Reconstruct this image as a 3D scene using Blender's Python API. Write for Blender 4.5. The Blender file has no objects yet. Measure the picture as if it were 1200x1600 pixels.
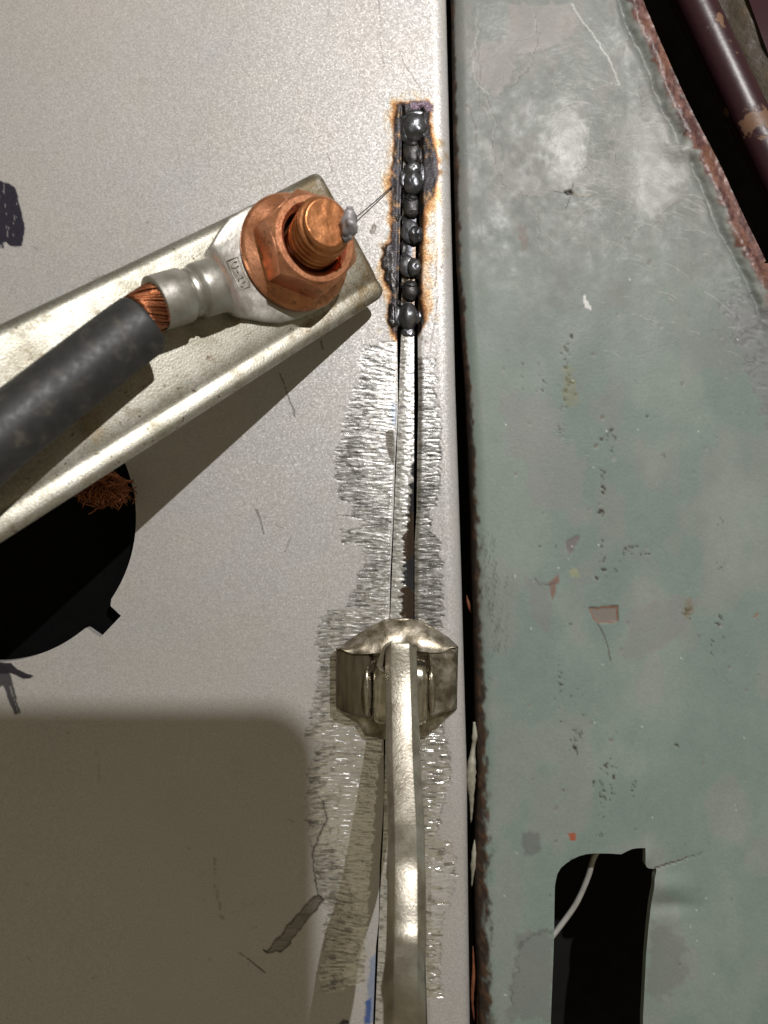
import bpy, math, random
import numpy as np
from mathutils import Vector
random.seed(7)
S = 0.00013            # metres per reference pixel on the sheet-metal plane
HC = 1200.0            # camera height above that plane, in the same pixels
sc = bpy.context.scene
C = sc.collection

# ------------------------------------------------------------------ camera, world, light
cam_d = bpy.data.cameras.new('camera'); cam = bpy.data.objects.new('camera', cam_d); C.objects.link(cam)
cam.location = (0, 0, HC*S); sc.camera = cam
cam_d.sensor_fit = 'VERTICAL'; cam_d.angle_y = 2*math.atan(800/HC)
cam_d.clip_start = 0.002; cam_d.clip_end = 20
cam_d.dof.use_dof = True; cam_d.dof.focus_distance = (HC-12)*S; cam_d.dof.aperture_fstop = 15

w = bpy.data.worlds.new('World'); sc.world = w; w.use_nodes = True
nt = w.node_tree; nt.nodes.clear()
out = nt.nodes.new('ShaderNodeOutputWorld'); bg = nt.nodes.new('ShaderNodeBackground')
tc = nt.nodes.new('ShaderNodeTexCoord'); nz = nt.nodes.new('ShaderNodeTexNoise'); nz.inputs['Scale'].default_value = 2.3
nz.inputs['Detail'].default_value = 3
rp = nt.nodes.new('ShaderNodeValToRGB')
rp.color_ramp.elements[0].position = .36; rp.color_ramp.elements[0].color = (.10, .075, .045, 1)
rp.color_ramp.elements[1].position = .66; rp.color_ramp.elements[1].color = (.59, .515, .345, 1)
nt.links.new(tc.outputs['Generated'], nz.inputs['Vector']); nt.links.new(nz.outputs['Fac'], rp.inputs['Fac'])
nt.links.new(rp.outputs['Color'], bg.inputs['Color']); bg.inputs['Strength'].default_value = 0.5
nt.links.new(bg.outputs['Background'], out.inputs['Surface'])

LP = (800.0, 1370.0, 2120.0)      # the hand torch above the work
ld = bpy.data.lights.new('torch_light', 'POINT'); lo = bpy.data.objects.new('torch_light', ld); C.objects.link(lo)
lo.location = tuple(c*S for c in LP); ld.energy = 3.95; ld.shadow_soft_size = 0.0018; ld.color = (1.0, .975, .945)

sc.view_settings.view_transform = 'Standard'; sc.view_settings.look = 'None'
sc.view_settings.exposure = 0; sc.view_settings.gamma = 1

# ------------------------------------------------------------------ helpers
def Pz(sx, sy, z):
    """point (pixels, y up, centred) at height z that stands at reference pixel (sx, sy)"""
    k = 1 - z/HC
    return np.array([(sx-600)*k, (800-sy)*k, z])

def lat(ix, iy, seed):
    h = (ix.astype(np.int64)*374761393 + iy.astype(np.int64)*668265263 + seed*1442695041) & 0xffffffff
    h = ((h ^ (h >> 13)) * 1274126177) & 0xffffffff
    h = ((h ^ (h >> 16)) * 2246822519) & 0xffffffff
    return ((h ^ (h >> 15)) & 0xffffff)/float(0xffffff)
def vn(x, y, seed=0):
    x = np.asarray(x, float); y = np.asarray(y, float)
    ix = np.floor(x); iy = np.floor(y); fx = x-ix; fy = y-iy
    fx = fx*fx*(3-2*fx); fy = fy*fy*(3-2*fy)
    a = lat(ix, iy, seed); b = lat(ix+1, iy, seed); c = lat(ix, iy+1, seed); d = lat(ix+1, iy+1, seed)
    return (a*(1-fx)+b*fx)*(1-fy)+(c*(1-fx)+d*fx)*fy
def fbm(x, y, seed=0, o=4, g=.5):
    s = 0; a = 1; t = 0
    for i in range(o):
        s = s+a*vn(x, y, seed+i*17); t += a; a *= g; x = x*2.03+5.1; y = y*2.03+1.7
    return s/t
def ss(a, b, x):
    t = np.clip((x-a)/(b-a), 0, 1); return t*t*(3-2*t)
def inpoly(x, y, poly):
    r = np.zeros(x.shape, bool); n = len(poly)
    for i in range(n):
        x1, y1 = poly[i]; x2, y2 = poly[(i+1) % n]
        if y1 == y2: continue
        c = ((y1 > y) != (y2 > y)) & (x < (x2-x1)*(y-y1)/(y2-y1)+x1)
        r ^= c
    return r
def segd(x, y, pts, closed=False):
    """distance to a polyline and the nearest point"""
    bd = np.full(x.shape, 1e9); bx = np.zeros(x.shape); by = np.zeros(x.shape)
    n = len(pts)
    for i in range(n if closed else n-1):
        x1, y1 = pts[i]; x2, y2 = pts[(i+1) % n]
        dx, dy = x2-x1, y2-y1; L = dx*dx+dy*dy+1e-9
        t = np.clip(((x-x1)*dx+(y-y1)*dy)/L, 0, 1)
        px = x1+t*dx; py = y1+t*dy; d = np.hypot(x-px, y-py)
        m = d < bd; bd[m] = d[m]; bx[m] = px[m]; by[m] = py[m]
    return bd, bx, by
def crv(pts, n=6):
    """smooth a list of points (Catmull-Rom)"""
    P = [np.array(p, float) for p in pts]; P = [2*P[0]-P[1]]+P+[2*P[-1]-P[-2]]; o = []
    for i in range(1, len(P)-2):
        for k in range(n):
            t = k/n
            o.append(.5*((2*P[i])+(P[i+1]-P[i-1])*t+(2*P[i-1]-5*P[i]+4*P[i+1]-P[i+2])*t*t+(3*P[i]-P[i-1]-3*P[i+1]+P[i+2])*t**3))
    o.append(P[-2]); return o

def wloc(o):
    v = Vector((0, 0, 0))
    while o is not None: v += o.location; o = o.parent
    return v
def mk(name, verts, faces, mat, parent=None, base=None, attrs=None, smooth=True, sharp=None, flip=False):
    """verts in px units. base = px origin of a top-level mesh."""
    v = np.asarray(verts, float)*S
    if base is not None: org = np.array(base, float)*S
    elif parent is not None: org = np.array(wloc(parent))
    else: org = v.mean(0)
    off = org if parent is None else np.array(wloc(parent))
    me = bpy.data.meshes.new(name)
    v = v-off
    if isinstance(faces, np.ndarray):
        nf, k = faces.shape
        me.vertices.add(len(v)); me.vertices.foreach_set('co', v.astype(np.float32).ravel())
        me.loops.add(nf*k); me.loops.foreach_set('vertex_index', faces.astype(np.int32).ravel())
        me.polygons.add(nf); me.polygons.foreach_set('loop_start', np.arange(0, nf*k, k, dtype=np.int32))
        me.update(calc_edges=True); me.validate()
    else:
        if flip: faces = [tuple(reversed(f)) for f in faces]
        me.from_pydata([tuple(p) for p in v], [], [tuple(f) for f in faces]); me.update()
    if smooth: me.polygons.foreach_set('use_smooth', [True]*len(me.polygons))
    if sharp is not None: me.set_sharp_from_angle(angle=math.radians(sharp))
    for an, av in (attrs or {}).items():
        av = np.asarray(av, np.float32)
        if av.ndim == 1:
            a = me.attributes.new(an, 'FLOAT', 'POINT'); a.data.foreach_set('value', av)
        elif av.shape[1] == 4:
            a = me.attributes.new(an, 'FLOAT_COLOR', 'POINT'); a.data.foreach_set('color', av.ravel())
        else:
            a = me.attributes.new(an, 'FLOAT_VECTOR', 'POINT'); a.data.foreach_set('vector', av.ravel())
    me.materials.append(mat)
    o = bpy.data.objects.new(name, me); C.objects.link(o)
    if parent is not None: o.parent = parent
    else: o.location = tuple(off)
    return o
def empty(name, px, label, cat, group=None):
    o = bpy.data.objects.new(name, None); C.objects.link(o); o.location = tuple(np.array(px)*S)
    o.empty_display_size = .005
    o['label'] = label; o['category'] = cat
    if group: o['group'] = group
    return o
def tag(o, label=None, cat=None, group=None, kind=None):
    if label: o['label'] = label
    if cat: o['category'] = cat
    if group: o['group'] = group
    if kind: o['kind'] = kind
    return o

def loft(rings, closed=True, caps=True):
    """rings: list of equal-length point lists -> verts, faces"""
    n = len(rings[0]); V = [p for r in rings for p in r]; F = []
    for i in range(len(rings)-1):
        for j in range(n if closed else n-1):
            a = i*n+j; b = i*n+(j+1) % n
            F.append((a, b, b+n, a+n))
    if caps and closed:
        F.append(tuple(range(n))[::-1]); F.append(tuple((len(rings)-1)*n+j for j in range(n)))
    return V, F
def frame(t, up=(0, 0, 1)):
    t = t/np.linalg.norm(t); u = np.array(up, float); a = np.cross(u, t)
    if np.linalg.norm(a) < 1e-4: a = np.cross((1, 0, 0), t)
    a /= np.linalg.norm(a); return t, a, np.cross(t, a)
def tube(path, rad, n=16, caps=True, up=(0, 0, 1), sx=1.0):
    path = [np.array(p, float) for p in path]; R = []
    for i, p in enumerate(path):
        t = path[min(i+1, len(path)-1)]-path[max(i-1, 0)]
        t, a, b = frame(t, up); r = rad[i] if hasattr(rad, '__len__') else rad
        R.append([p+a*r*sx*math.cos(q)+b*r*math.sin(q) for q in np.linspace(0, 2*math.pi, n, endpoint=False)])
    return loft(R, True, caps)

# ------------------------------------------------------------------ materials
def newmat(name):
    m = bpy.data.materials.new(name); m.use_nodes = True
    b = m.node_tree.nodes['Principled BSDF']; return m, m.node_tree, b
def N(nt, t, **kw):
    n = nt.nodes.new(t)
    for k, v in kw.items():
        if k in n.inputs: n.inputs[k].default_value = v
        else: setattr(n, k, v)
    return n
def noise(nt, vec, scale, detail=3, rough=.5):
    n = N(nt, 'ShaderNodeTexNoise'); n.inputs['Scale'].default_value = scale; n.inputs['Detail'].default_value = detail
    n.inputs['Roughness'].default_value = rough
    nt.links.new(vec, n.inputs['Vector']); return n.outputs['Fac']
def ramp(nt, fac, stops):
    r = nt.nodes.new('ShaderNodeValToRGB'); e = r.color_ramp.elements
    while len(e) < len(stops): e.new(.5)
    for i, (p, c) in enumerate(stops):
        e[i].position = p; e[i].color = (*c, 1) if len(c) == 3 else c
    nt.links.new(fac, r.inputs['Fac']); return r.outputs['Color']
def bump(nt, b, h, dist, strength=1.0, prev=None):
    n = nt.nodes.new('ShaderNodeBump'); n.inputs['Distance'].default_value = dist; n.inputs['Strength'].default_value = strength
    nt.links.new(h, n.inputs['Height'])
    if prev is not None: nt.links.new(prev, n.inputs['Normal'])
    nt.links.new(n.outputs['Normal'], b.inputs['Normal']); return n.outputs['Normal']
def mixc(nt, fac, a, bb, mode='MIX'):
    m = nt.nodes.new('ShaderNodeMix'); m.data_type = 'RGBA'; m.blend_type = mode
    for sock, v in ((m.inputs[0], fac), (m.inputs[6], a), (m.inputs[7], bb)):
        if isinstance(v, (int, float)): sock.default_value = v
        elif isinstance(v, tuple): sock.default_value = (*v, 1)
        else: nt.links.new(v, sock)
    return m.outputs[2]
def math_(nt, op, a, b2):
    m = nt.nodes.new('ShaderNodeMath'); m.operation = op
    for s, v in ((m.inputs[0], a), (m.inputs[1], b2)):
        if isinstance(v, (int, float)): s.default_value = v
        else: nt.links.new(v, s)
    return m.outputs[0]
def vec(nt, scale=None, attr=None):
    if attr:
        a = nt.nodes.new('ShaderNodeAttribute'); a.attribute_name = attr; o = a.outputs['Vector']
    else:
        o = nt.nodes.new('ShaderNodeTexCoord').outputs['Object']
    if scale:
        m = nt.nodes.new('ShaderNodeMapping'); m.inputs['Scale'].default_value = scale
        nt.links.new(o, m.inputs['Vector']); o = m.outputs['Vector']
    return o
def simple(name, stops, scale, rough=(.4, .6), metal=0.0, bsc=None, bd=0.00003, detail=4, stretch=None, attr=None):
    """noise-driven colour and roughness; scales are cycles per pixel unit"""
    m, nt, b = newmat(name); v = vec(nt, stretch, attr); u = 1.0 if attr else 1/S
    f = noise(nt, v, scale*u, detail, .6)
    nt.links.new(ramp(nt, f, stops), b.inputs['Base Color']); b.inputs['Metallic'].default_value = metal
    f2 = noise(nt, v, scale*u*2.7, 3)
    mr = nt.nodes.new('ShaderNodeMapRange'); mr.inputs[3].default_value = rough[0]; mr.inputs[4].default_value = rough[1]
    mr.inputs[1].default_value = .3; mr.inputs[2].default_value = .7
    nt.links.new(f2, mr.inputs[0]); nt.links.new(mr.outputs[0], b.inputs['Roughness'])
    if bsc: bump(nt, b, noise(nt, v, bsc*u, 4, .6), bd)
    return m

# painted / ground sheet: colour, metal, roughness come from the surface's own data, fine flake from noise
def sheet_mat(name, flake_scale, flake_dist, streak_dist, spec=.5, speck=0.0, facet=0.0):
    m, nt, b = newmat(name)
    a = N(nt, 'ShaderNodeAttribute'); a.attribute_name = 'col'
    mt = N(nt, 'ShaderNodeAttribute'); mt.attribute_name = 'met'
    rg = N(nt, 'ShaderNodeAttribute'); rg.attribute_name = 'rgh'
    v = vec(nt)
    col = a.outputs['Color']
    if speck:
        f = noise(nt, v, .42/S, 1, .5)
        col = mixc(nt, 1.0, col, ramp(nt, f, [(.3, (1-speck,)*3), (.7, (1+speck,)*3)]), 'MULTIPLY')
    nt.links.new(col, b.inputs['Base Color'])
    nt.links.new(mt.outputs['Fac'], b.inputs['Metallic']); nt.links.new(rg.outputs['Fac'], b.inputs['Roughness'])
    b.inputs['Specular IOR Level'].default_value = spec
    h1 = noise(nt, v, flake_scale/S, 2, .6)
    base_n = None
    if facet:
        vo = nt.nodes.new('ShaderNodeTexVoronoi'); vo.inputs['Scale'].default_value = .47/S; nt.links.new(v, vo.inputs['Vector'])
        s1 = nt.nodes.new('ShaderNodeVectorMath'); s1.operation = 'SUBTRACT'; s1.inputs[1].default_value = (.5, .5, .5); nt.links.new(vo.outputs['Color'], s1.inputs[0])
        s2 = nt.nodes.new('ShaderNodeVectorMath'); s2.operation = 'SCALE'; nt.links.new(s1.outputs[0], s2.inputs[0])
        nt.links.new(math_(nt, 'ADD', math_(nt, 'MULTIPLY', mt.outputs['Fac'], -facet*1.1), facet*1.3), s2.inputs['Scale'])
        ge = nt.nodes.new('ShaderNodeNewGeometry'); s3 = nt.nodes.new('ShaderNodeVectorMath'); s3.operation = 'ADD'
        nt.links.new(ge.outputs['Normal'], s3.inputs[0]); nt.links.new(s2.outputs[0], s3.inputs[1])
        s4 = nt.nodes.new('ShaderNodeVectorMath'); s4.operation = 'NORMALIZE'; nt.links.new(s3.outputs[0], s4.inputs[0]); base_n = s4.outputs[0]
    inv = math_(nt, 'SUBTRACT', 1.0, mt.outputs['Fac'])
    p = bump(nt, b, math_(nt, 'MULTIPLY', h1, inv), flake_dist*S, 1.0, base_n)
    h2 = noise(nt, vec(nt, (.10, 1, 1)), .55/S, 3, .7)
    bump(nt, b, math_(nt, 'MULTIPLY', h2, mt.outputs['Fac']), streak_dist*S, 1, p)
    return m

M_grey = sheet_mat('grey_metallic_paint', .2, .35, .5, .5, .09, .19)
M_green = sheet_mat('chipped_green_paint', .16, .35, .6, .5, .05)
M_strip = sheet_mat('ground_steel', .3, .5, .5, .5, 0, .2)

M_dark = simple('dark_void', [(.3, (.0015, .0015, .0015)), (.7, (.004, .003, .0028))], .01, (.8, .95))  # near-black, so the depth's shade is already in the colour
M_black = simple('black_plastic', [(.3, (.001, .001, .0015)), (.7, (.002, .002, .002))], .02, (.9, 1.0))
M_black.node_tree.nodes['Principled BSDF'].inputs['Specular IOR Level'].default_value = .15
M_weld = simple('weld_scale', [(.3, (.07, .074, .085)), (.55, (.16, .165, .18)), (.75, (.28, .27, .25))], .05, (.28, .42), .85, .12, .5*S)
M_rubber = simple('black_rubber', [(.35, (.020, .021, .022)), (.56, (.032, .032, .032)), (.74, (.085, .075, .062))], .045, (.46, .62), 0, .4, .12*S)
M_copper_strand = simple('copper_strand', [(.3, (.16, .05, .02)), (.7, (.46, .18, .085))], .05, (.3, .5), .9)
M_tin = simple('tinned_copper', [(.3, (.34, .325, .285)), (.55, (.47, .455, .42)), (.8, (.60, .58, .54))], .03, (.30, .46), .78, .12, .4*S)
M_bronze = simple('nickel_plated_steel', [(.36, (.17, .145, .10)), (.5, (.34, .30, .235)), (.66, (.58, .535, .46))], .045, (.34, .5), .92, .10, .6*S)
M_disc = simple('polished_steel', [(.3, (.42, .38, .30)), (.7, (.68, .64, .56))], .05, (.18, .3), .95)
M_cheek = simple('shade_toned_steel', [(.3, (.10, .085, .06)), (.5, (.19, .16, .11)), (.7, (.32, .27, .19))], .05, (.3, .5), .85, .10, .6*S, 4, (1, .18, 1))  # left cheek's dark reflections painted in as a darker metal
M_arm = simple('worn_forged_steel', [(.3, (.37, .335, .275)), (.5, (.54, .50, .43)), (.7, (.67, .63, .56))], .03, (.36, .52), .92, .26, .55*S)
M_seal = simple('cream_sealant', [(.3, (.20, .19, .14)), (.7, (.45, .43, .35))], .05, (.5, .7), 0, .1, .6*S)
M_wire = simple('white_wire', [(.3, (.36, .35, .33)), (.7, (.50, .49, .47))], .05, (.4, .5))
M_rust = simple('orange_primer', [(.3, (.10, .03, .015)), (.5, (.20, .065, .028)), (.75, (.33, .12, .05))], .05, (.5, .8), 0, .12, .6*S)
M_phone = simple('phone_case', [(.3, (.01, .01, .012)), (.7, (.02, .02, .02))], .01, (.4, .6))
M_hair = simple('burnt_fibre', [(.3, (.02, .018, .018)), (.7, (.06, .05, .05))], .1, (.4, .6))

# copper plated nut and stud: copper with dark tarnish
def copper_mat(name, tarn, base=(.80, .36, .18), deep=(.62, .23, .10)):
    m, nt, b = newmat(name); v = vec(nt)
    f = noise(nt, v, .03/S, 4, .6)
    c = ramp(nt, f, [(.3, deep), (.6, base)])
    f2 = noise(nt, v, .09/S, 6, .75)
    t = ramp(nt, f2, [(tarn, (0, 0, 0)), (tarn+.12, (1, 1, 1))])
    c = mixc(nt, math_(nt, 'MULTIPLY', t, .75), c, (.20, .085, .045))
    nt.links.new(c, b.inputs['Base Color']); b.inputs['Metallic'].default_value = .85
    nt.links.new(ramp(nt, f2, [(.3, (.26,)*3), (.75, (.48,)*3)]), b.inputs['Roughness'])
    bump(nt, b, noise(nt, v, .25/S, 3, .6), .3*S)
    return m
M_nut = copper_mat('copper_plating', .52, (.78, .36, .20), (.46, .18, .085))
M_stud = copper_mat('tarnished_copper', .56, (.66, .28, .12), (.45, .16, .06))

# zinc plated channel with yellow-brown stains; 'loc' = position on the bar in pixels (along, across, height)
W_ZINC = 225.0
def zinc_mat():
    m, nt, b = newmat('stained_zinc'); v = vec(nt, None, 'loc')
    f = noise(nt, v, .016, 5, .6)
    c = ramp(nt, f, [(.30, (.32, .30, .235)), (.48, (.46, .44, .375)), (.7, (.57, .555, .50))])
    sp = nt.nodes.new('ShaderNodeSeparateXYZ'); nt.links.new(v, sp.inputs[0])
    # brown stain gathers towards the open end of the bar
    g = nt.nodes.new('ShaderNodeMapRange'); g.inputs[1].default_value = 190; g.inputs[2].default_value = 10
    g.inputs[3].default_value = 0; g.inputs[4].default_value = .21; nt.links.new(sp.outputs[0], g.inputs[0])
    f2 = noise(nt, v, .03, 6, .7)
    st = ramp(nt, math_(nt, 'ADD', f2, g.outputs[0]), [(.56, (0, 0, 0)), (.74, (1, 1, 1))])
    c = mixc(nt, math_(nt, 'MULTIPLY', st, .85), c, (.20, .14, .065))
    f3 = noise(nt, v, .085, 4, .7)
    c = mixc(nt, ramp(nt, f3, [(.62, (0, 0, 0)), (.68, (1, 1, 1))]), c, (.12, .085, .045))
    f5 = noise(nt, v, .011, 3, .6)
    c = mixc(nt, math_(nt, 'MULTIPLY', ramp(nt, f5, [(.58, (0, 0, 0)), (.72, (1, 1, 1))]), .5), c, (.42, .25, .09))
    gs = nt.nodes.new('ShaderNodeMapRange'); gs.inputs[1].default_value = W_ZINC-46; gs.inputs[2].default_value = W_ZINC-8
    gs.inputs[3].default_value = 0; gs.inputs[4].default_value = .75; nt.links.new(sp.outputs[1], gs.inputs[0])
    c = mixc(nt, math_(nt, 'MULTIPLY', gs.outputs[0], math_(nt, 'ADD', f2, .45)), c, (.15, .16, .14))  # far shoulder darkened: its shaded reflection painted into the zinc colour
    f4 = noise(nt, v, .35, 2, .6)
    c = mixc(nt, 1.0, c, ramp(nt, f4, [(.3, (.74,)*3), (.7, (1.18,)*3)]), 'MULTIPLY')
    nt.links.new(c, b.inputs['Base Color']); b.inputs['Metallic'].default_value = .78
    nt.links.new(ramp(nt, f2, [(.3, (.38,)*3), (.7, (.56,)*3)]), b.inputs['Roughness'])
    p = bump(nt, b, noise(nt, v, .36, 2, .6), .30*S)
    return m
M_zinc = zinc_mat()

def maroon_mat():
    m, nt, b = newmat('worn_maroon_paint'); v = vec(nt)
    f = noise(nt, v, .012/S, 5, .55)
    k = ramp(nt, f, [(.60, (0, 0, 0)), (.615, (1, 1, 1))])
    c = mixc(nt, k, (.032, .010, .014), mixc(nt, noise(nt, v, .07/S, 4, .6), (.12, .075, .045), (.20, .10, .06)))
    nt.links.new(c, b.inputs['Base Color'])
    nt.links.new(ramp(nt, f, [(.57, (.38,)*3), (.65, (.6,)*3)]), b.inputs['Roughness'])
    bump(nt, b, math_(nt, 'ADD', math_(nt, 'MULTIPLY', k, -.6), noise(nt, v, .08/S, 3)), .35*S)
    return m
M_maroon = maroon_mat()
M_olive = simple('dirty_olive_paint', [(.3, (.018, .012, .006)), (.55, (.05, .033, .014)), (.8, (.09, .055, .02))], .02, (.45, .7), 0, .12, 1*S)

# ------------------------------------------------------------------ sheets of metal as fine displaced grids
def coords(segs):
    o = []
    for a, b, st in segs:
        n = max(1, int(round((b-a)/st))); o += list(np.linspace(a, b, n, endpoint=False))
    o.append(segs[-1][1]); return np.array(o)
def sheet(name, xs, ys, outer, holes, zfun, attrfun, mat, depth, parent=None, base=None, snap=3.0):
    X, Y = np.meshgrid(xs, ys); nx, ny = len(xs), len(ys)
    X = X.ravel().copy(); Y = Y.ravel().copy()
    idx = np.arange(nx*ny).reshape(ny, nx)
    F = np.stack([idx[:-1, :-1], idx[1:, :-1], idx[1:, 1:], idx[:-1, 1:]], -1).reshape(-1, 4)
    cx = X[F].mean(1); cy = Y[F].mean(1)
    keep = inpoly(cx, cy, outer)
    for h in holes: keep &= ~inpoly(cx, cy, h)
    F = F[keep]
    # boundary edges
    E = np.concatenate([F[:, [0, 1]], F[:, [1, 2]], F[:, [2, 3]], F[:, [3, 0]]])
    key = np.sort(E, 1); key = key[:, 0].astype(np.int64)*(nx*ny)+key[:, 1]
    u, inv, cnt = np.unique(key, return_inverse=True, return_counts=True)
    B = E[cnt[inv] == 1]
    bv = np.unique(B)
    bd = np.full(len(bv), 1e9); bx = X[bv].copy(); by = Y[bv].copy()
    for pl in [outer]+list(holes):
        d, px, py = segd(X[bv], Y[bv], pl, True)
        m = d < bd; bd[m] = d[m]; bx[m] = px[m]; by[m] = py[m]
    m = bd < snap
    X[bv[m]] = bx[m]; Y[bv[m]] = by[m]
    used = np.unique(np.concatenate([F.ravel()])); remap = -np.ones(nx*ny, np.int64); remap[used] = np.arange(len(used))
    X = X[used]; Y = Y[used]; F = remap[F]; B = remap[B]; bv = remap[bv]
    Z = zfun(X, Y); A = attrfun(X, Y)
    Z = Z+A.pop('disp', 0)
    V = np.stack([X-600, 800-Y, Z], 1)
    # rim: the cut edge of the sheet going down by its thickness
    n0 = len(V); rm = -np.ones(n0, np.int64); rm[bv] = n0+np.arange(len(bv))
    R = V[bv].copy(); R[:, 2] -= depth
    V = np.concatenate([V, R])
    Q = np.stack([B[:, 1], B[:, 0], rm[B[:, 0]], rm[B[:, 1]]], 1)
    F = np.concatenate([F, Q])
    for k in A: A[k] = np.concatenate([A[k], A[k][bv]])
    return mk(name, V, F, mat, parent, base, A, True, 50)

class Paint:
    def __init__(s, X, Y, col, met, rgh):
        s.X, s.Y = X, Y; n = len(X)
        s.c = np.tile(np.array(col, float), (n, 1)); s.m = np.full(n, float(met)); s.r = np.full(n, float(rgh)); s.d = np.zeros(n)
        s.wx = (vn(X/9, Y/9, 91)-.5)+(vn(X/3.5, Y/3.5, 92)-.5)*.5; s.wy = (vn(X/9, Y/9, 93)-.5)+(vn(X/3.5, Y/3.5, 94)-.5)*.5
    def box(s, pts, pad):
        p = np.array(pts); return np.where((s.X > p[:, 0].min()-pad) & (s.X < p[:, 0].max()+pad) & (s.Y > p[:, 1].min()-pad) & (s.Y < p[:, 1].max()+pad))[0]
    def mixi(s, i, a, col=None, met=None, rgh=None, disp=0):
        if col is not None: s.c[i] = s.c[i]*(1-a[:, None])+np.array(col)*a[:, None]
        if met is not None: s.m[i] = s.m[i]*(1-a)+met*a
        if rgh is not None: s.r[i] = s.r[i]*(1-a)+rgh*a
        if disp is not None: s.d[i] += disp*a
    def poly(s, pts, col=None, a=1, soft=1.5, rag=0, met=None, rgh=None, disp=0, edge=None, ew=2, mod=None):
        i = s.box(pts, soft+rag+ew*2+2)
        if not len(i): return
        x = s.X[i]+s.wx[i]*rag; y = s.Y[i]+s.wy[i]*rag
        d, _, _ = segd(x, y, pts, True); d = np.where(inpoly(x, y, pts), -d, d)
        k = 1-ss(-soft, soft, d)
        if mod is not None: k = k*mod(s.X[i], s.Y[i])
        s.mixi(i, k*a, col, met, rgh, disp)
        if edge is not None: s.mixi(i, np.exp(-(d/ew)**2)*a, edge, None, None, 0)
    def line(s, pts, wd, col=None, a=1, rag=0, met=None, rgh=None, disp=0, taper=False, soft=.8, mod=None):
        i = s.box(pts, wd+rag+soft+2)
        if not len(i): return
        x = s.X[i]+s.wx[i]*rag; y = s.Y[i]+s.wy[i]*rag
        d, px, py = segd(x, y, pts)
        ww = wd
        if taper:
            L = math.hypot(pts[-1][0]-pts[0][0], pts[-1][1]-pts[0][1])+1e-6
            t = np.hypot(px-pts[0][0], py-pts[0][1])/L; ww = wd*(1-.8*np.clip(t, 0, 1))
        k = 1-ss(ww-soft, ww+soft, d)
        if mod is not None: k = k*mod(s.X[i], s.Y[i])
        s.mixi(i, k*a, col, met, rgh, disp)
    def out(s):
        return dict(col=np.concatenate([np.clip(s.c, 0, 1), np.ones((len(s.X), 1))], 1), met=np.clip(s.m, 0, 1), rgh=np.clip(s.r, .08, 1), disp=s.d)

# ================================================================== THE GREY PANEL
seamL = [(180, 628), (300, 626), (520, 621), (640, 621), (720, 618), (800, 614), (900, 610.5), (960, 608), (1150, 600), (1250, 599), (1350, 594), (1440, 591), (1480, 588), (1600, 582), (1900, 570)]
seamR = [(180, 656), (300, 656), (520, 653), (620, 654), (700, 652.5), (800, 651), (850, 648), (960, 648), (1150, 652), (1300, 658), (1400, 661), (1600, 668), (1900, 676)]
def yi(tab, y): return np.interp(y, [t[0] for t in tab], [t[1] for t in tab])
edgeR = [(-400, 690), (0, 699), (300, 706), (600, 713), (900, 723), (1200, 731), (1600, 736), (2000, 741)]
slot = [(x+(.8 if i % 2 else -.6), y) for i, (y, x) in enumerate(seamL)]+[(x, y) for y, x in seamR[::-1]]
hole = []
for q in np.linspace(-160, 160, 90):
    t = math.radians(q); hole.append((-11.3+224.3*math.cos(t), 810+224.3*math.sin(t)))
# notch in the rim at lower right
hole2 = []
done = False
for p in hole:
    ang = math.degrees(math.atan2(p[1]-810, p[0]+11.3))
    if 36.6 < ang < 49.6:
        if not done:
            hole2 += [(173, 946.5), (189.5, 962), (157, 996), (135, 980.5)]; done = True
        continue
    hole2.append(p)
hole = hole2
outer = [(-700, -400)]+[(x, y) for y, x in edgeR]+[(-700, 2000)]

Lb = [(538, 592), (541, 566), (580, 563), (600, 557), (617, 546), (640, 541), (680, 533), (715, 523), (735, 523), (757, 525), (776, 524), (790, 545), (803, 553), (806, 527), (812, 566), (824, 566), (827, 531), (850, 534), (856, 570), (880, 566), (900, 558), (930, 548), (952, 543), (956, 512), (966, 502), (1000, 495), (1060, 497), (1100, 485), (1120, 482), (1155, 478), (1158, 493), (1190, 491), (1205, 480), (1300, 481), (1330, 489), (1390, 495), (1422, 511), (1455, 508), (1486, 507), (1520, 497), (1550, 500), (1553, 620)]
Lr = [(538, 618), (640, 617), (960, 607), (1150, 599), (1245, 585), (1340, 580), (1390, 577), (1467, 573), (1533, 568), (1543, 546), (1552, 510), (1553, 499)]
Rb = [(556, 652), (560, 678), (600, 682), (622, 680), (640, 686), (700, 688), (750, 688), (790, 683), (800, 672), (825, 672), (850, 688), (950, 691), (1000, 690), (1120, 688), (1150, 694), (1182, 704), (1213, 705), (1232, 698), (1277, 688), (1308, 685), (1322, 706), (1345, 711), (1372, 712), (1397, 704), (1435, 694), (1454, 688), (1530, 688), (1558, 694), (1562, 660)]

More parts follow.
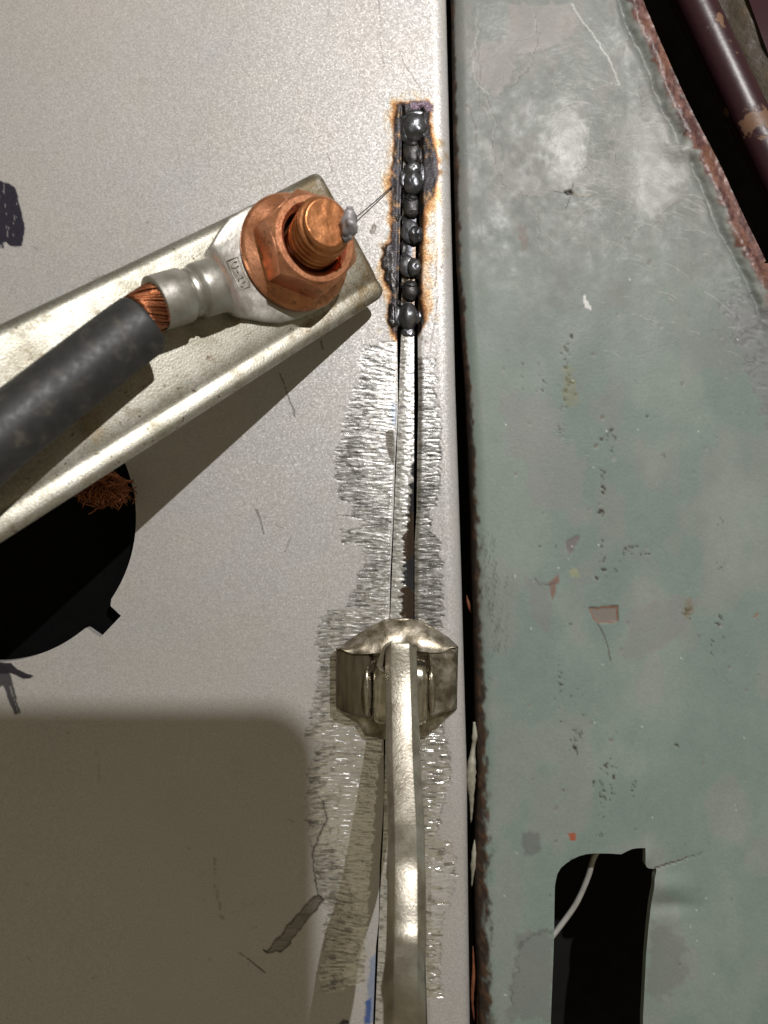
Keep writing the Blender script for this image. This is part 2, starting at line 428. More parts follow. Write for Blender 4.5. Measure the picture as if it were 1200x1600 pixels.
def grey_attr(X, Y):
    base = np.array((.575, .558, .550))
    P = Paint(X, Y, base, .32, .48)
    # slightly uneven spray: large soft tint variations of the paint
    f = fbm(X/160, Y/160, 3, 4)
    P.c *= (1+.07*(f-.5))[:, None]
    f2 = fbm(X/70+9, Y/70, 5, 3); P.c[:, 2] *= 1+.05*(f2-.5); P.c[:, 0] *= 1-.03*(f2-.5)
    P.d += (fbm(X/300, Y/300, 71, 2)-.5)*5
    # dust and handling marks
    for k in range(60):
        x0, y0 = random.uniform(0, 690), random.uniform(0, 1600)
        a = random.uniform(0, 6.28); L = random.uniform(2, 14)
        P.line([(x0, y0), (x0+L*math.cos(a), y0+L*math.sin(a))], random.uniform(.4, 1.0), (.16, .14, .12), random.uniform(.15, .5))
    for k in range(26):
        x0, y0 = random.uniform(0, 560), random.uniform(0, 1600); a = random.uniform(0, 6.28); L = random.uniform(25, 90)
        P.line([(x0+L*t*math.cos(a+t*.25), y0+L*t*math.sin(a+t*.25)) for t in (0, .25, .5, .75, 1)], .55, (.30, .28, .26) if k % 3 else (.72, .70, .68), random.uniform(.12, .35), 2)
    for k in range(9):
        x0, y0 = random.uniform(30, 560), random.uniform(30, 1560); r0 = random.uniform(14, 40)
        P.poly([(x0+r0*math.cos(q)*random.uniform(.6, 1.2), y0+r0*math.sin(q)*random.uniform(.6, 1.2)) for q in np.linspace(0, 5.6, 8)], (.50, .48, .46), random.uniform(.08, .2), 10, 14, None, random.uniform(.36, .5))
    # ---- ground metal either side of the seam
    def tooth(y, s, A=7):
        t = vn(y/5.2, y*0+s, s)*.65+vn(y/2.2, y*0+s, s+3)*.35
        return (t-.45)*A*2
    iL = np.where((Y > 534) & (Y < 1556) & (X > 470) & (X < 625))[0]
    x = X[iL]; y = Y[iL]
    yw = y+(vn(x/14, y/5, 21)-.5)*5
    L = yi(Lb, yw)+tooth(yw, 11, 6.5); R = yi(Lr, yw)+np.where(y > 1160, tooth(yw, 14, 5), 0)
    dl = x-L; dr = R-x
    m = ss(-.8, 1.2, dl)*ss(-.8, 1.2, dr)
    ysl = y+(x-560)*(vn(x/90, y/70, 30)-.5)*.35
    m *= 1-.65*(1-ss(2, 26, dl))*ss(.50, .58, vn(x/11, y/1.7, 48))
    streak = np.clip(.5+1.9*(vn(x/17, ysl/1.7, 31)*.4+vn(x/7, ysl/1.25, 33)*.35+vn(x/3.2, y/3.2, 35)*.25-.5), 0, 1)
    # coarse passes of the disc: each pass leaves its own toothed border
    ps = vn(x/38+3, y/24, 41)
    lum = .56+.56*streak+.26*(ps-.5)
    deep = ss(26, 60, dl)                      # outer band only scuffed, inner band fully bright
    lum *= .72+.38*np.maximum(deep, ss(800, 900, y)*ss(6, 30, dl)*(y < 1250))
    dark = ss(.56, .72, vn(x/13, ysl/2.2, 43))*.5*(1-.5*deep)
    lum = np.clip(lum*(1-dark)*1.08, .05, .97)
    col = np.stack([lum, lum*.985, lum*.97], 1)
    P.c[iL] = P.c[iL]*(1-m[:, None])+col*m[:, None]
    P.m[iL] = P.m[iL]*(1-m)+.86*m; P.r[iL] = P.r[iL]*(1-m)+(.24+.2*vn(x/8, y/3, 44))*m
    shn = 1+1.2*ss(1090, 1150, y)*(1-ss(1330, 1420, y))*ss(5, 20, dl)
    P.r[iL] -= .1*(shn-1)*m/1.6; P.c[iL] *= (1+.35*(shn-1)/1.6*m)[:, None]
    P.d[iL] += m*(((vn(x/18, ysl/1.6, 51)-.5)*.55+(vn(x/7, ysl/1.2, 52)-.5)*.40)*shn-.5)
    ed = np.exp(-((dl-.5)/1.5)**2)*ss(-3, 2, dr)*.55
    P.mixi(iL, ed*vn(x/5, y/3, 61), (.05, .045, .04), .3)
    # inner borders of passes
    for off, s_ in ((22, 71), (40, 75)):
        dd = x-(yi(Lb, y)+off+tooth(y, s_, 7)+(vn(y/40, y*0, s_)-.5)*24)
        P.mixi(iL, np.exp(-(dd/1.2)**2)*.5*m*ss(.35, .6, vn(x/20, y/18, s_+1)), (.07, .065, .06))
    iR = np.where((Y > 550) & (Y < 1566) & (X > 645) & (X < 722))[0]
    x = X[iR]; y = Y[iR]
    L = yi(Rb, y+(vn(x/14, y/5, 22)-.5)*4)+tooth(y, 15, 5.5); dl = L-x
    m = ss(-.8, 1.2, dl)
    m *= 1-.8*((y > 1335) & (y < 1450) & (x > 674))*ss(.42, .52, vn(x/14, y/7.5, 24))
    streak = np.clip(.5+1.9*(vn(x/14, (y+x*.05)/1.7, 32)*.4+vn(x/6, y/1.25, 34)*.35+vn(x/3.2, y/3.2, 36)*.25-.5), 0, 1)
    m *= 1-.6*(1-ss(2, 18, dl))*ss(.50, .58, vn(x/9, y/1.7, 49))
    lum = (.52+.6*streak)*(.66+.4*ss(1000, 1130, y)); lum *= 1-.5*ss(.6, .74, vn(x/15, y/2.6, 45))
    col = np.stack([lum, lum*.985, lum*.97], 1)
    P.c[iR] = P.c[iR]*(1-m[:, None])+col*m[:, None]
    P.m[iR] = P.m[iR]*(1-m)+.86*m; P.r[iR] = P.r[iR]*(1-m)+(.24+.2*vn(x/8, y/3, 46))*m
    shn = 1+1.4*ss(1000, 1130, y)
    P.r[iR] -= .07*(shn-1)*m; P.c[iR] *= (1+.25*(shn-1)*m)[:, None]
    P.d[iR] += m*(((vn(x/16, (y+x*.05)/1.6, 53)-.5)*.55+(vn(x/7, y/1.2, 54)-.5)*.40)*shn-.5)
    P.mixi(iR, np.exp(-((dl-.5)/1.5)**2)*.5*vn(x/5, y/3, 62), (.06, .05, .05))
    # the stray pass that runs off to the lower left
    P.poly([(497, 1396), (505, 1406), (478, 1440), (452, 1475), (436, 1487), (416, 1487), (440, 1458), (470, 1422)], (.16, .15, .135), .95, 1, 3.5, .7, .33, -.5, edge=(.05, .045, .04), ew=1.3,
           mod=lambda a, b: .6+.4*vn(a/20, b/2.2, 88))
    P.line([(416, 1487), (412, 1484)], 1.5, (.05, .045, .04))
    P.line([(504, 1254), (510, 1280), (502, 1300), (490, 1330), (488, 1350), (495, 1395)], 1.2, (.05, .045, .04), .8, 4)
    # bared rim of the seam, dull chip, traces of blue marker
    P.line([(616, 545), (616, 600)], 1.2, (.30, .24, .17), .7, 3)
    P.poly([(603, 673), (615, 671), (617, 700), (615, 727), (609, 718), (603, 700)], (.15, .135, .11), .95, 1, 2, .3, .5)
    P.poly([(610, 632), (619, 630), (619, 663), (612, 664)], (.30, .42, .62), .6, 2, 3)
    P.poly([(576, 1498), (590, 1490), (590, 1600), (574, 1600)], (.10, .22, .52), .5, 3, 6)
    P.poly([(571, 1565), (580, 1560), (578, 1600), (570, 1600)], (.02, .09, .38), .85, 2, 3)
    P.poly([(528, 1600), (536, 1593), (545, 1594), (546, 1600)], (.03, .02, .06), .9, 1, 2)
    # ---- heat marks round the weld
    core = [(620, 166), (616, 186), (615, 242), (611, 287), (613, 327), (611, 377), (602, 389), (598, 411), (602, 434), (611, 456), (606, 490), (611, 512), (620, 528), (630, 532), (653, 524), (664, 498), (660, 480), (656, 467), (657, 425), (657, 383), (661, 349), (660, 325), (676, 305), (687, 271), (681, 237), (672, 209), (670, 183), (672, 166), (667, 158), (627, 161)]
    i = P.box(core, 40)
    xx = X[i]+P.wx[i]*4; yy = Y[i]+P.wy[i]*4
    d, _, _ = segd(xx, yy, core, True); d = np.where(inpoly(xx, yy, core), -d, d)
    n = fbm(X[i]/14, Y[i]/20, 101, 4)
    right = ss(650, 664, X[i])*ss(300, 330, Y[i])*(1-ss(478, 520, Y[i]))
    reach = 2+18*n*n*2+17*right*n*1.6
    halo = 1-ss(0, 1, (d-reach*.3)/reach)
    P.mixi(i, halo*.6*(.6+.8*n), (.44, .32, .17), .5, .42)
    halo2 = 1-ss(0, 1, d/(reach*.72)); P.mixi(i, halo2*.9, (.42, .185, .035), .6, .45)
    halo3 = 1-ss(0, 1, (d+1)/(5+9*n*(.5+right))); P.mixi(i, halo3*.92, (.07, .026, .012), .8, .45)
    k = 1-ss(-2.5, 2.5, d+(n-.5)*4)
    P.mixi(i, k, (.028, .026, .028), .95, .36, 0)
    P.d[i] += k*(fbm(X[i]/9, Y[i]/12, 103, 3)-.5)*1.4
    P.mixi(i, k*ss(.60, .72, fbm(X[i]/8, Y[i]/11, 107, 3))*.6, (.12, .075, .035))
    # purple-grey smear above and spatter on the left
    P.poly([(640, 161), (668, 157), (678, 166), (677, 174), (668, 175), (664, 168), (642, 168)], (.16, .10, .15), .75, 2, 4, 0, .45)
    P.poly([(600, 385), (608, 386), (614, 410), (618, 440), (614, 455), (606, 440), (598, 420)], (.03, .027, .028), .8, 2, 8, .3, .3, 1.5)
    P.poly([(609, 478), (614, 476), (616, 490), (618, 508), (612, 512), (606, 500)], (.08, .08, .085), .9, 1.5, 5, .8, .25, 3)
    for (a, b) in ((604, 316), (599, 403), (688, 425), (690, 416), (640, 156), (596, 415), (665, 535), (660, 530)):
        P.poly([(a-2, b), (a, b-4), (a+2, b), (a, b+4)], (.13, .07, .05), .8, 1.5, 3)
    P.poly([(578, 363), (583, 350), (587, 352), (585, 362), (580, 366)], (.26, .22, .19), .8, .8, 2, edge=(.14, .11, .1), ew=1.2)
    P.line([(683, 388), (682, 430), (680, 448)], .7, (.12, .08, .06), .8); P.line([(684, 465), (678, 510), (672, 548)], .6, (.16, .12, .1), .8)
    # scratches on the paint
    P.line([(437, 583), (448, 612), (462, 652)], .9, (.05, .045, .045), .9, 2)
    P.line([(502, 533), (504, 546)], 1.0, (.05, .045, .045), .9)
    P.line([(402, 797), (407, 812), (412, 834)], .9, (.10, .09, .085), .8); P.line([(397, 790), (404, 806)], .7, (.14, .12, .11), .7); P.line([(446, 862), (454, 840)], .7, (.16, .14, .13), .7)
    P.line([(623, 75), (632, 100), (664, 148)], .8, (.24, .20, .17), .6); P.line([(592, 0), (595, 60), (600, 110)], 1.3, (.33, .29, .25), .5, 4)
    P.line([(512, 240), (518, 262), (520, 268)], .9, (.25, .21, .18), .6); P.line([(514, 0), (512, 40)], 1, (.3, .27, .24), .4)
    P.line([(145, 437), (155, 433), (162, 430)], .9, (.2, .1, .06), .8)
    P.line([(336, 1343), (338, 1370), (342, 1410), (350, 1445)], 1.0, (.20, .17, .14), .55, 6)
    P.line([(375, 1489), (383, 1495)], 1.0, (.12, .1, .09), .8); P.line([(388, 1498), (400, 1508), (414, 1519)], 1.1, (.05, .045, .04), .9)
    P.line([(695, 1120), (692, 1160), (690, 1190)], .6, (.2, .17, .15), .7)
    # marker writing at the left border
    ink = (.012, .009, .028)
    P.poly([(-60, 292), (0, 284), (14, 286), (25, 294), (31, 320), (38, 345), (39, 365), (35, 386), (25, 387), (16, 384), (10, 378), (6, 380), (6, 388), (-60, 390)], ink, .97, 1, 2, 0, .3,
           mod=lambda a, b: 1-.35*ss(.84, .9, vn(a/2.2+b/14, b/11-a/30, 77)))
    P.poly([(-60, 1037), (8, 1035), (18, 1036), (28, 1046), (38, 1051), (48, 1053), (53, 1056), (48, 1060), (38, 1061), (28, 1057), (18, 1052), (-4, 1052), (-60, 1070)], (.014, .011, .02), .97, .9, 1.5, 0, .35)
    P.poly([(-60, 1040), (14, 1040), (20, 1066), (26, 1090), (33, 1112), (30, 1116), (24, 1116), (15, 1098), (5, 1070), (0, 1074), (-60, 1100)], (.02, .016, .026), .9, 1.2, 2, 0, .4,
           mod=lambda a, b: 1-.3*ss(.8, .88, vn((a-b*.25)/2.0, b/30, 78)))
    return P.out()

def grey_z(X, Y):
    z = np.zeros_like(X)
    d = np.maximum(yi(edgeR, Y)-X, 0); r = 26.0
    t = np.clip(r-d, 0, r); z -= (r-np.sqrt(np.maximum(r*r-t*t, 0)))*.8
    # cut edges of the seam are burred and lean a little inwards
    sl = np.abs(X-yi(seamL, Y)); z -= np.where((Y > 165), 1.6*np.exp(-(sl/3.0)**2), 0)
    sr = np.abs(X-yi(seamR, Y)); z -= np.where((Y > 165), 2.2*np.exp(-(sr/3.5)**2), 0)
    return z

grey = sheet('grey_panel', coords([(-700, 0, 50), (0, 70, 1.8), (70, 400, 4.0), (400, 560, 2.0), (560, 742, 1.4)]),
             coords([(-400, -20, 30), (-20, 530, 2.0), (530, 1570, 1.35), (1570, 1620, 2.5), (1620, 2000, 30)]),
             outer, [slot, hole], grey_z, grey_attr, M_grey, 16, base=(0, 0, 0), snap=4)
tag(grey, 'flat silver grey painted sheet metal panel with ground bright seam, round hole and marker strokes', 'metal panel')

# the folded-down return of the panel along the dark gap
V = []; F = []
for i, (y, x) in enumerate(edgeR):
    V += [(x-600-.3, 800-y, -20), (x-600-1.5, 800-y, -200)]
    if i: F.append((2*i-2, 2*i-1, 2*i+1, 2*i))
M_ret = simple('grey_return', [(.3, (.05, .045, .04)), (.7, (.13, .12, .11))], .02, (.5, .7))
mk('folded_edge', V, F, M_ret, grey, smooth=True)

# steel strip lying in the seam
stripL = [(170, 631), (520, 627), (545, 626), (640, 622.5), (720, 619.5), (800, 616), (900, 612.5), (960, 610), (1150, 602.5), (1300, 599), (1400, 594), (1480, 591), (1600, 586), (1900, 574)]
stripR = [(170, 654), (520, 647), (700, 647), (800, 646.5), (960, 646.5), (1150, 648), (1300, 653), (1600, 661), (1900, 668)]
def strip_attr(X, Y):
    P = Paint(X, Y, (.07, .072, .082), .8, .3)
    f = fbm(X/10, Y/40, 201, 3); P.c *= (.6+.9*f)[:, None]
    brown = ss(.5, .6, vn(X/30, Y/45, 203)); P.c = P.c*(1-brown[:, None]*.7)+np.array((.13, .085, .05))*brown[:, None]*.7
    L = yi(stripL, Y); R = yi(stripR, Y)
    lim = np.interp(Y, [520, 528, 700, 730, 800, 850, 880, 960, 1130, 1900], [0, 30, 30, 27, 22, 17, 19, 17, 60, 60])
    lim = lim+(vn(Y/4.4, Y*0, 205)-.5)*9+(vn(Y/2, Y*0, 206)-.5)*4
    m = ss(-1, 1.2, lim-(X-L))
    st = vn(X/9, Y/1.9, 207)*.6+vn(X/4, Y/1.3, 208)*.4
    lum = .60+.42*st; lum = np.clip(lum*(1-.45*ss(.62, .75, vn(X/7, Y/3, 209))), .05, .95)
    P.c = P.c*(1-m[:, None])+np.stack([lum, lum*.99, lum*.965], 1)*m[:, None]
    P.m = P.m*(1-m)+.75*m; P.r = P.r*(1-m)+(.30+.16*vn(X/5, Y/3, 210))*m
    P.d += m*((vn(X/9, Y/2.0, 211)-.5)*.8+(vn(X/4, Y/1.4, 212)-.5)*.7)
    return P.out()
def strip_z(X, Y):
    L = yi(stripL, Y); R = yi(stripR, Y); t = (X-L)/(R-L)
    z = -3.5+1.5*np.sin(np.clip(t, 0, 1)*math.pi)
    z = z-4*ss(.62, 1, t)*ss(690, 800, Y)*(1-ss(1000, 1100, Y))
    return np.where(Y < 515, z-5, z)
so = [(x, y) for y, x in stripL]+[(x, y) for y, x in stripR[::-1]]
mk_s = sheet('filler_strip', coords([(568, 680, 1.3)]), coords([(168, 520, 4), (520, 1600, 1.5), (1600, 1902, 15)]), so, [], strip_z, strip_attr, M_strip, 40, parent=grey, snap=3)
mk_s['label'] = 'narrow bright ground steel strip in the seam between weld and clamp'

# weld beads: one puddle after another
def blob(cx, cy, rx, ry, rz, z0=-4, seed=1, amp=.12, n=28):
    V = []; F = []; m = n//2
    for i in range(m+1):
        th = math.pi*.5*1.25*i/m
        for j in range(n):
            ph = 2*math.pi*j/n
            x, y, z = math.sin(th)*math.cos(ph), math.sin(th)*math.sin(ph), math.cos(th)
            k = 1+amp*2*(float(vn(np.array([x*2.2+5+z*1.3]), np.array([y*2.2+7+z]), seed)[0])-.5)+amp*.6*(float(vn(np.array([x*6+5]), np.array([y*6+7]), seed+5)[0])-.5)
            V.append((cx-600+rx*x*k, 800-cy+ry*y*k, z0+rz*z*k))
    for i in range(m):
        for j in range(n):
            a = i*n+j; b = i*n+(j+1) % n; F.append((a, a+n, b+n, b))
    return V, F
def join(parts):
    V = []; F = []
    for v, f in parts:
        o = len(V); V += list(v); F += [tuple(i+o for i in q) for q in f]
    return V, F
M_slagb = simple('dull_bead', [(.3, (.02, .02, .021)), (.6, (.05, .048, .047)), (.8, (.12, .09, .06))], .05, (.34, .5), .6, .12, .8*S)
beads = [
 ([(647, 197, 21, 22, 17), (640, 184, 16, 11, 6), (633, 204, 8, 17, 9), (662, 198, 7, 22, 7), (646, 176, 18, 8, 7)], 'largest top bead'),
 ([(643, 234, 13, 22, 6), (643, 224, 10, 7, 8), (655, 240, 7, 14, 5)], ''),
 ([(645, 284, 16, 20, 16), (645, 263, 14, 12, 13), (660, 272, 6, 20, 8), (629, 278, 7, 15, 7)], ''),
 ([(642, 318, 13, 19, 6), (643, 309, 10, 7, 8), (643, 332, 11, 7, 7)], ''),
 ([(640, 360, 14, 19, 7), (649.5, 366, 13, 14.5, 16)], ''),
 ([(636, 415, 13, 18, 7), (646.5, 417, 13, 15.5, 16)], ''),
 ([(641, 452, 13, 17, 8), (641, 445, 11, 6, 10)], ''),
 ([(637, 494, 16.5, 22, 17), (620, 494, 8, 18, 9), (655, 495, 7, 12, 8), (637, 519, 11, 10, 5)], '')]
for k, (bl, _) in enumerate(beads):
    V, F = join([blob(*b[:5], z0=-5, seed=11+k*3+q, amp=.08 if q == 0 else .12) for q, b in enumerate(bl)])
    V = [(x, y, z*.72-1) if z > -3 else (x, y, z) for x, y, z in V]
    o = mk('weld_bead', V, F, M_slagb if k in (1, 3, 6) else M_weld, grey)
# lumpy slag between the beads
parts = []
for k in range(26):
    y = random.uniform(170, 512); sd = random.choice((-1, 1)); x = 641+sd*random.uniform(13, 21)-(y-340)*.015
    parts.append(blob(x, y, random.uniform(2, 5), random.uniform(3, 10), random.uniform(2, 6), -5, 100+k, .3, 10))
V, F = join(parts)
M_slag = simple('black_slag', [(.3, (.010, .009, .010)), (.6, (.025, .022, .022)), (.8, (.09, .06, .03))], .06, (.2, .45), .4, .12, .8*S)
mk('slag', V, F, M_slag, grey)

# black plate seen through the round hole
V, F = [], []
n = 60
V = [(-11.3-600+300*math.cos(2*math.pi*i/n), -10+300*math.sin(2*math.pi*i/n), -26) for i in range(n)]+[(-611.3+300*math.cos(2*math.pi*i/n), -10+300*math.sin(2*math.pi*i/n), -40) for i in range(n)]
F = [tuple(range(n))]+[(i, n+i, n+(i+1) % n, (i+1) % n) for i in range(n)]+[tuple(range(n, 2*n))[::-1]]
o = mk('black_cover', V, F, M_black, base=(-611, -10, -40), smooth=False)
tag(o, 'matt black plate filling the round notched hole in the grey panel', 'plate')

# ================================================================== THE GREEN PANEL
gl = [(-400, 690), (0, 708), (200, 711), (400, 716), (600, 731), (700, 736), (800, 740), (900, 742), (1000, 745), (1100, 747), (1200, 748), (1400, 746), (1560, 750), (2000, 756)]
gr = [(-400, 835), (0, 1014), (60, 1040), (157, 1085), (247, 1133), (304, 1160), (385, 1200), (560, 1290), (760, 1390), (2000, 1420)]
ghole = [(1010, 1600), (1009, 1700), (862, 1700), (863, 1600), (867, 1500), (868, 1462), (869, 1400), (869.5, 1388), (873, 1371), (879, 1361), (887.5, 1354), (897, 1348), (908, 1343), (920, 1340), (933, 1339), (955, 1339.5), (975, 1341), (985, 1336), (992, 1333), (1002, 1331), (1012.5, 1330), (1012, 1345), (1012, 1354), (1014, 1360), (1019, 1363), (1031, 1364.5), (1030, 1371), (1027, 1379), (1025, 1402), (1024, 1425), (1021, 1440), (1019, 1454), (1017, 1478), (1015, 1500)]
groove1 = [(965, -40), (991, 36), (1014, 82), (1036, 141), (1050, 170), (1064, 200), (1068, 212)]
groove2 = [(1088, 243), (1107, 284), (1122, 318), (1137, 352), (1157, 390), (1177, 427), (1200, 478), (1240, 560)]
def gpts(lst, ox, oy, sc_): return [(ox+a/sc_, oy+b/sc_) for a, b in lst]
def green_attr(X, Y):
    P = Paint(X, Y, (.178, .229, .209), 0, .58)
    f = fbm(X/130, Y/170, 301, 4); g = fbm(X/60+4, Y/90, 303, 4)
    def mix(k, c): P.c = P.c*(1-k[:, None])+np.array(c)*k[:, None]
    mix(ss(.45, .62, f)*.45, (.235, .27, .245))
    mix(ss(.52, .66, g)*.34, (.250, .242, .236))  # mauve-grey filler showing through
    P.c *= (.80+.54*ss(150, 1500, Y+(f-.5)*500))[:, None]            # darker top, paler bottom: light falloff offset in the colour
    mix((1-ss(330, 620, Y+(f-.5)*250))*.8, (.188, .198, .190))    # scraped greyer zone at the top, also darkened in place of light angle
    mix(ss(.56, .6, fbm(X/26, Y/34, 307, 5))*(1-ss(250, 480, Y))*.35, (.24, .222, .212))
    tr = ss(0, 1, ((X-1140)-(Y-500)*.42)/14+(P.wx)*1.5)*(1-ss(700, 860, Y)); mix(tr*.75, (.19, .192, .195)) if False else None
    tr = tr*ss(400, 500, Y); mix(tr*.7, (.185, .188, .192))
    P.r += (g-.5)*.25; P.r -= .05*(1-ss(300, 560, Y)); P.r += (fbm(X/12, Y/12, 317, 3)-.5)*.25*(1-ss(350, 600, Y))
    # dust-fine mottling
    P.c *= (1+.09*(vn(X/3.1, Y/3.1, 309)-.5)+.10*(fbm(X/18, Y/22, 311, 3)-.5))[:, None]
    P.d += (fbm(X/110, Y/130, 313, 2)-.5)*2.5*(1-.5*ss(500, 700, Y))+(fbm(X/22, Y/26, 315, 3)-.5)*.9*(1-ss(350, 600, Y)*.85)
    pink = (.31, .275, .262); lt = (.33, .33, .315)
    rnd0 = random.Random(12)
    A = lambda l: gpts(l, 680, 0, 2.308)
    P.poly(A([(270, 0), (500, 0), (520, 60), (470, 140), (380, 170), (300, 200), (290, 270), (220, 340), (170, 300), (130, 250), (140, 180), (180, 150), (250, 130), (270, 60)]), pink, .45, 1.5, 12, None, .5, -.5, edge=(.20, .19, .18), ew=1.1)
    P.poly(A([(150, 0), (265, 0), (270, 60), (240, 130), (200, 120), (160, 90)]), (.20, .215, .205), .8, 1.5, 8, None, .4)
    P.poly(A([(400, 400), (450, 370), (505, 375), (550, 450), (545, 580), (480, 630), (430, 600), (400, 520)]), lt, .5, 12, 22, None, .36, -.3)
    P.poly(A([(640, 380), (760, 390), (900, 440), (960, 540), (950, 620), (880, 660), (830, 790), (700, 720), (590, 640), (560, 570), (650, 540)]), lt, .42, 14, 26, None, .38)
    P.poly(A([(160, 480), (220, 520), (290, 640), (420, 650), (560, 600), (600, 660), (430, 690), (280, 700), (200, 600)]), (.29, .285, .275), .55, 4, 16)
    P.line(A([(500, 0), (540, 60), (600, 140), (640, 210), (675, 285)]), 1.4, (.45, .46, .44), .8, 3, None, .3)
    P.line(A([(150, 30), (150, 130), (135, 200), (140, 280), (190, 330)]), .9, (.38, .38, .36), .7, 6)
    P.line(A([(110, 370), (130, 385), (145, 440), (150, 520)]), 1.2, (.10, .08, .07), .8, 4)
    def cr(lst, w_=.9, a=.7, rag=6): P.line(lst, w_, (.10, .095, .09), a, rag); P.line([(x-1.6, y-1.2) for x, y in lst], w_*.8, (.42, .41, .39), a*.6, rag)
    for lst in ([(760, 150), (775, 190), (770, 240), (790, 290), (815, 300), (850, 305)], [(838, 20), (842, 60), (830, 100), (800, 130)], [(990, 0), (1000, 30), (985, 55), (970, 62)],
                [(800, 300), (840, 330), (845, 380), (860, 400)], [(905, 170), (925, 200), (920, 245), (935, 275), (975, 300), (1010, 322)], [(955, 215), (968, 240), (966, 255)],
                [(1040, 340), (1000, 350), (965, 385)], [(880, 265), (900, 262), (925, 258), (940, 270)], [(1000, 120), (1010, 160), (1008, 170)], [(1060, 310), (1040, 330), (1025, 322)],
                [(745, 60), (752, 120), (748, 160)], [(855, 110), (880, 140), (910, 150)]): cr(lst)
    for k in range(60):
        x = rnd0.uniform(1140, 1200); y = rnd0.uniform(420, 640)
        if x-1140 < (y-500)*.42: continue
        P.line([(x, y), (x+rnd0.uniform(4, 16), y+rnd0.uniform(-6, 6)), (x+rnd0.uniform(8, 20), y+rnd0.uniform(-9, 9))], .7, (.32, .32, .33) if k % 2 else (.08, .08, .085), .6, 3)
    # fan of sanding scratches
    rnd = random.Random(4)
    for k in range(460):
        t = rnd.random(); cx = rnd.uniform(880, 1110); cy = rnd.uniform(110, 330)
        if rnd.random() < .22: cx = rnd.uniform(960, 1170); cy = rnd.gauss(430, 80)
        L = rnd.uniform(8, 60)*rnd.uniform(.4, 1); b_ = rnd.gauss(.05, .22)+(cx-950)/600
        if cx-L < 740: continue
        pts = [(cx-L/2+L*q/4, cy+b_*(q/4-.5)*L+(L*.10)*((q-2)**2/4-.5)) for q in range(5)]
        bright = rnd.random() < .6
        P.line(pts, rnd.uniform(.35, .8), (.50, .49, .47) if bright else (.11, .12, .11), rnd.uniform(.08, .42), 0, None, None, 0.25 if bright else -.5)
    for k in range(330):
        cx = rnd.uniform(745, 1120); cy = rnd.uniform(60, 380); a = rnd.uniform(0, 6.28); L = rnd.uniform(5, 26)
        P.line([(cx, cy), (cx+L*math.cos(a), cy+L*math.sin(a))], rnd.uniform(.3, .6), (.42, .40, .38) if rnd.random() < .6 else (.12, .12, .11), rnd.uniform(.15, .5), 2)
    for k in range(260):   # fine random dings all over
        cx = rnd.uniform(760, 1198); cy = rnd.uniform(0, 1598); a = rnd.uniform(0, 6.28); L = rnd.uniform(2, 9)
        P.line([(cx, cy), (cx+L*math.cos(a), cy+L*math.sin(a))], rnd.uniform(.3, .8), (.36, .37, .35) if rnd.random() < .6 else (.08, .075, .06), rnd.uniform(.12, .45), 2)
    # grainy grey corner at the right
    k = tr*ss(.55, .68, fbm(X/7, Y/5, 321, 3)); mix(k*.5, (.11, .105, .11)); P.d -= k*.5
    # star-shaped tear
    dk = (.015, .012, .010)
    P.line([(867, 295), (880, 297), (900, 300), (925, 303)], 1.0, dk, .8, 2); P.line([(898, 282), (893, 302), (886, 322)], .9, dk, .8, 1); P.poly([(882, 296), (893, 292), (899, 300), (888, 300)], dk, 1, 1, 2, disp=-3)
    P.line([(896, 299), (915, 302), (924, 300)], 1.2, (.45, .38, .28), .6)
    # chips and stains
    B = lambda l: gpts(l, 700, 500, 2.4)
    P.poly([(812, 348), (826, 347), (825, 386), (815, 388), (810, 370)], (.17, .145, .125), .8, 2, 8)
    P.poly([(913, 462), (918, 458), (922, 468), (930, 476), (929, 483), (922, 480), (915, 470)], (.62, .62, .60), .95, .8, 6)
    P.poly(B([(540, 1085), (645, 1078), (643, 1135), (575, 1141), (550, 1118)]), (.21, .185, .165), .95, 1, 2, None, .6, -1.2, edge=(.24, .09, .05), ew=1.1)
    P.line(B([(538, 1081), (648, 1074), (648, 1136)]), .7, (.05, .035, .03), .7)
    P.line(B([(570, 1145), (598, 1190), (610, 1240), (622, 1285)]), .9, (.07, .05, .04), .8, 2)
    P.poly(B([(445, 828), (503, 808), (500, 830), (470, 872), (460, 880)]), (.17, .145, .15), .85, 1, 4, None, .5, -1)
    P.poly(B([(455, 940), (490, 935), (500, 965), (470, 970)]), (.30, .31, .20), .8, 1.5, 4)
    P.poly(B([(380, 990), (415, 955), (420, 975), (400, 1055), (392, 1030)]), (.22, .12, .10), .85, 1, 4)
    P.line(B([(330, 965), (345, 990), (380, 1000), (410, 985)]), 1.1, (.11, .09, .085), .8, 4)
    P.poly(B([(300, 950), (340, 980), (380, 1010), (410, 1100), (400, 1180), (350, 1160), (300, 1060)]), (.22, .215, .22), .5, 5, 14)
    P.poly(B([(670, 1100), (880, 1040), (960, 1060), (900, 1180), (720, 1280), (650, 1270), (690, 1200)]), (.235, .232, .232), .5, 2, 12, edge=(.27, .255, .255), ew=1.5)
    P.poly(B([(300, 560), (430, 440), (520, 520), (510, 780), (440, 720), (310, 690)]), (.235, .232, .235), .5, 3, 14)
    P.poly(B([(200, 300), (330, 270), (430, 330), (420, 500), (300, 540), (220, 500)]), (.23, .225, .225), .5, 5, 18)
    P.poly([(818, 1303), (845, 1303), (849, 1328), (836, 1344), (820, 1338), (814, 1320)], (.165, .175, .175), .75, 2.5, 6)
    P.poly([(889, 1306), (903, 1306), (902, 1318), (894, 1318)], (.38, .10, .05), .95, .9, 3)
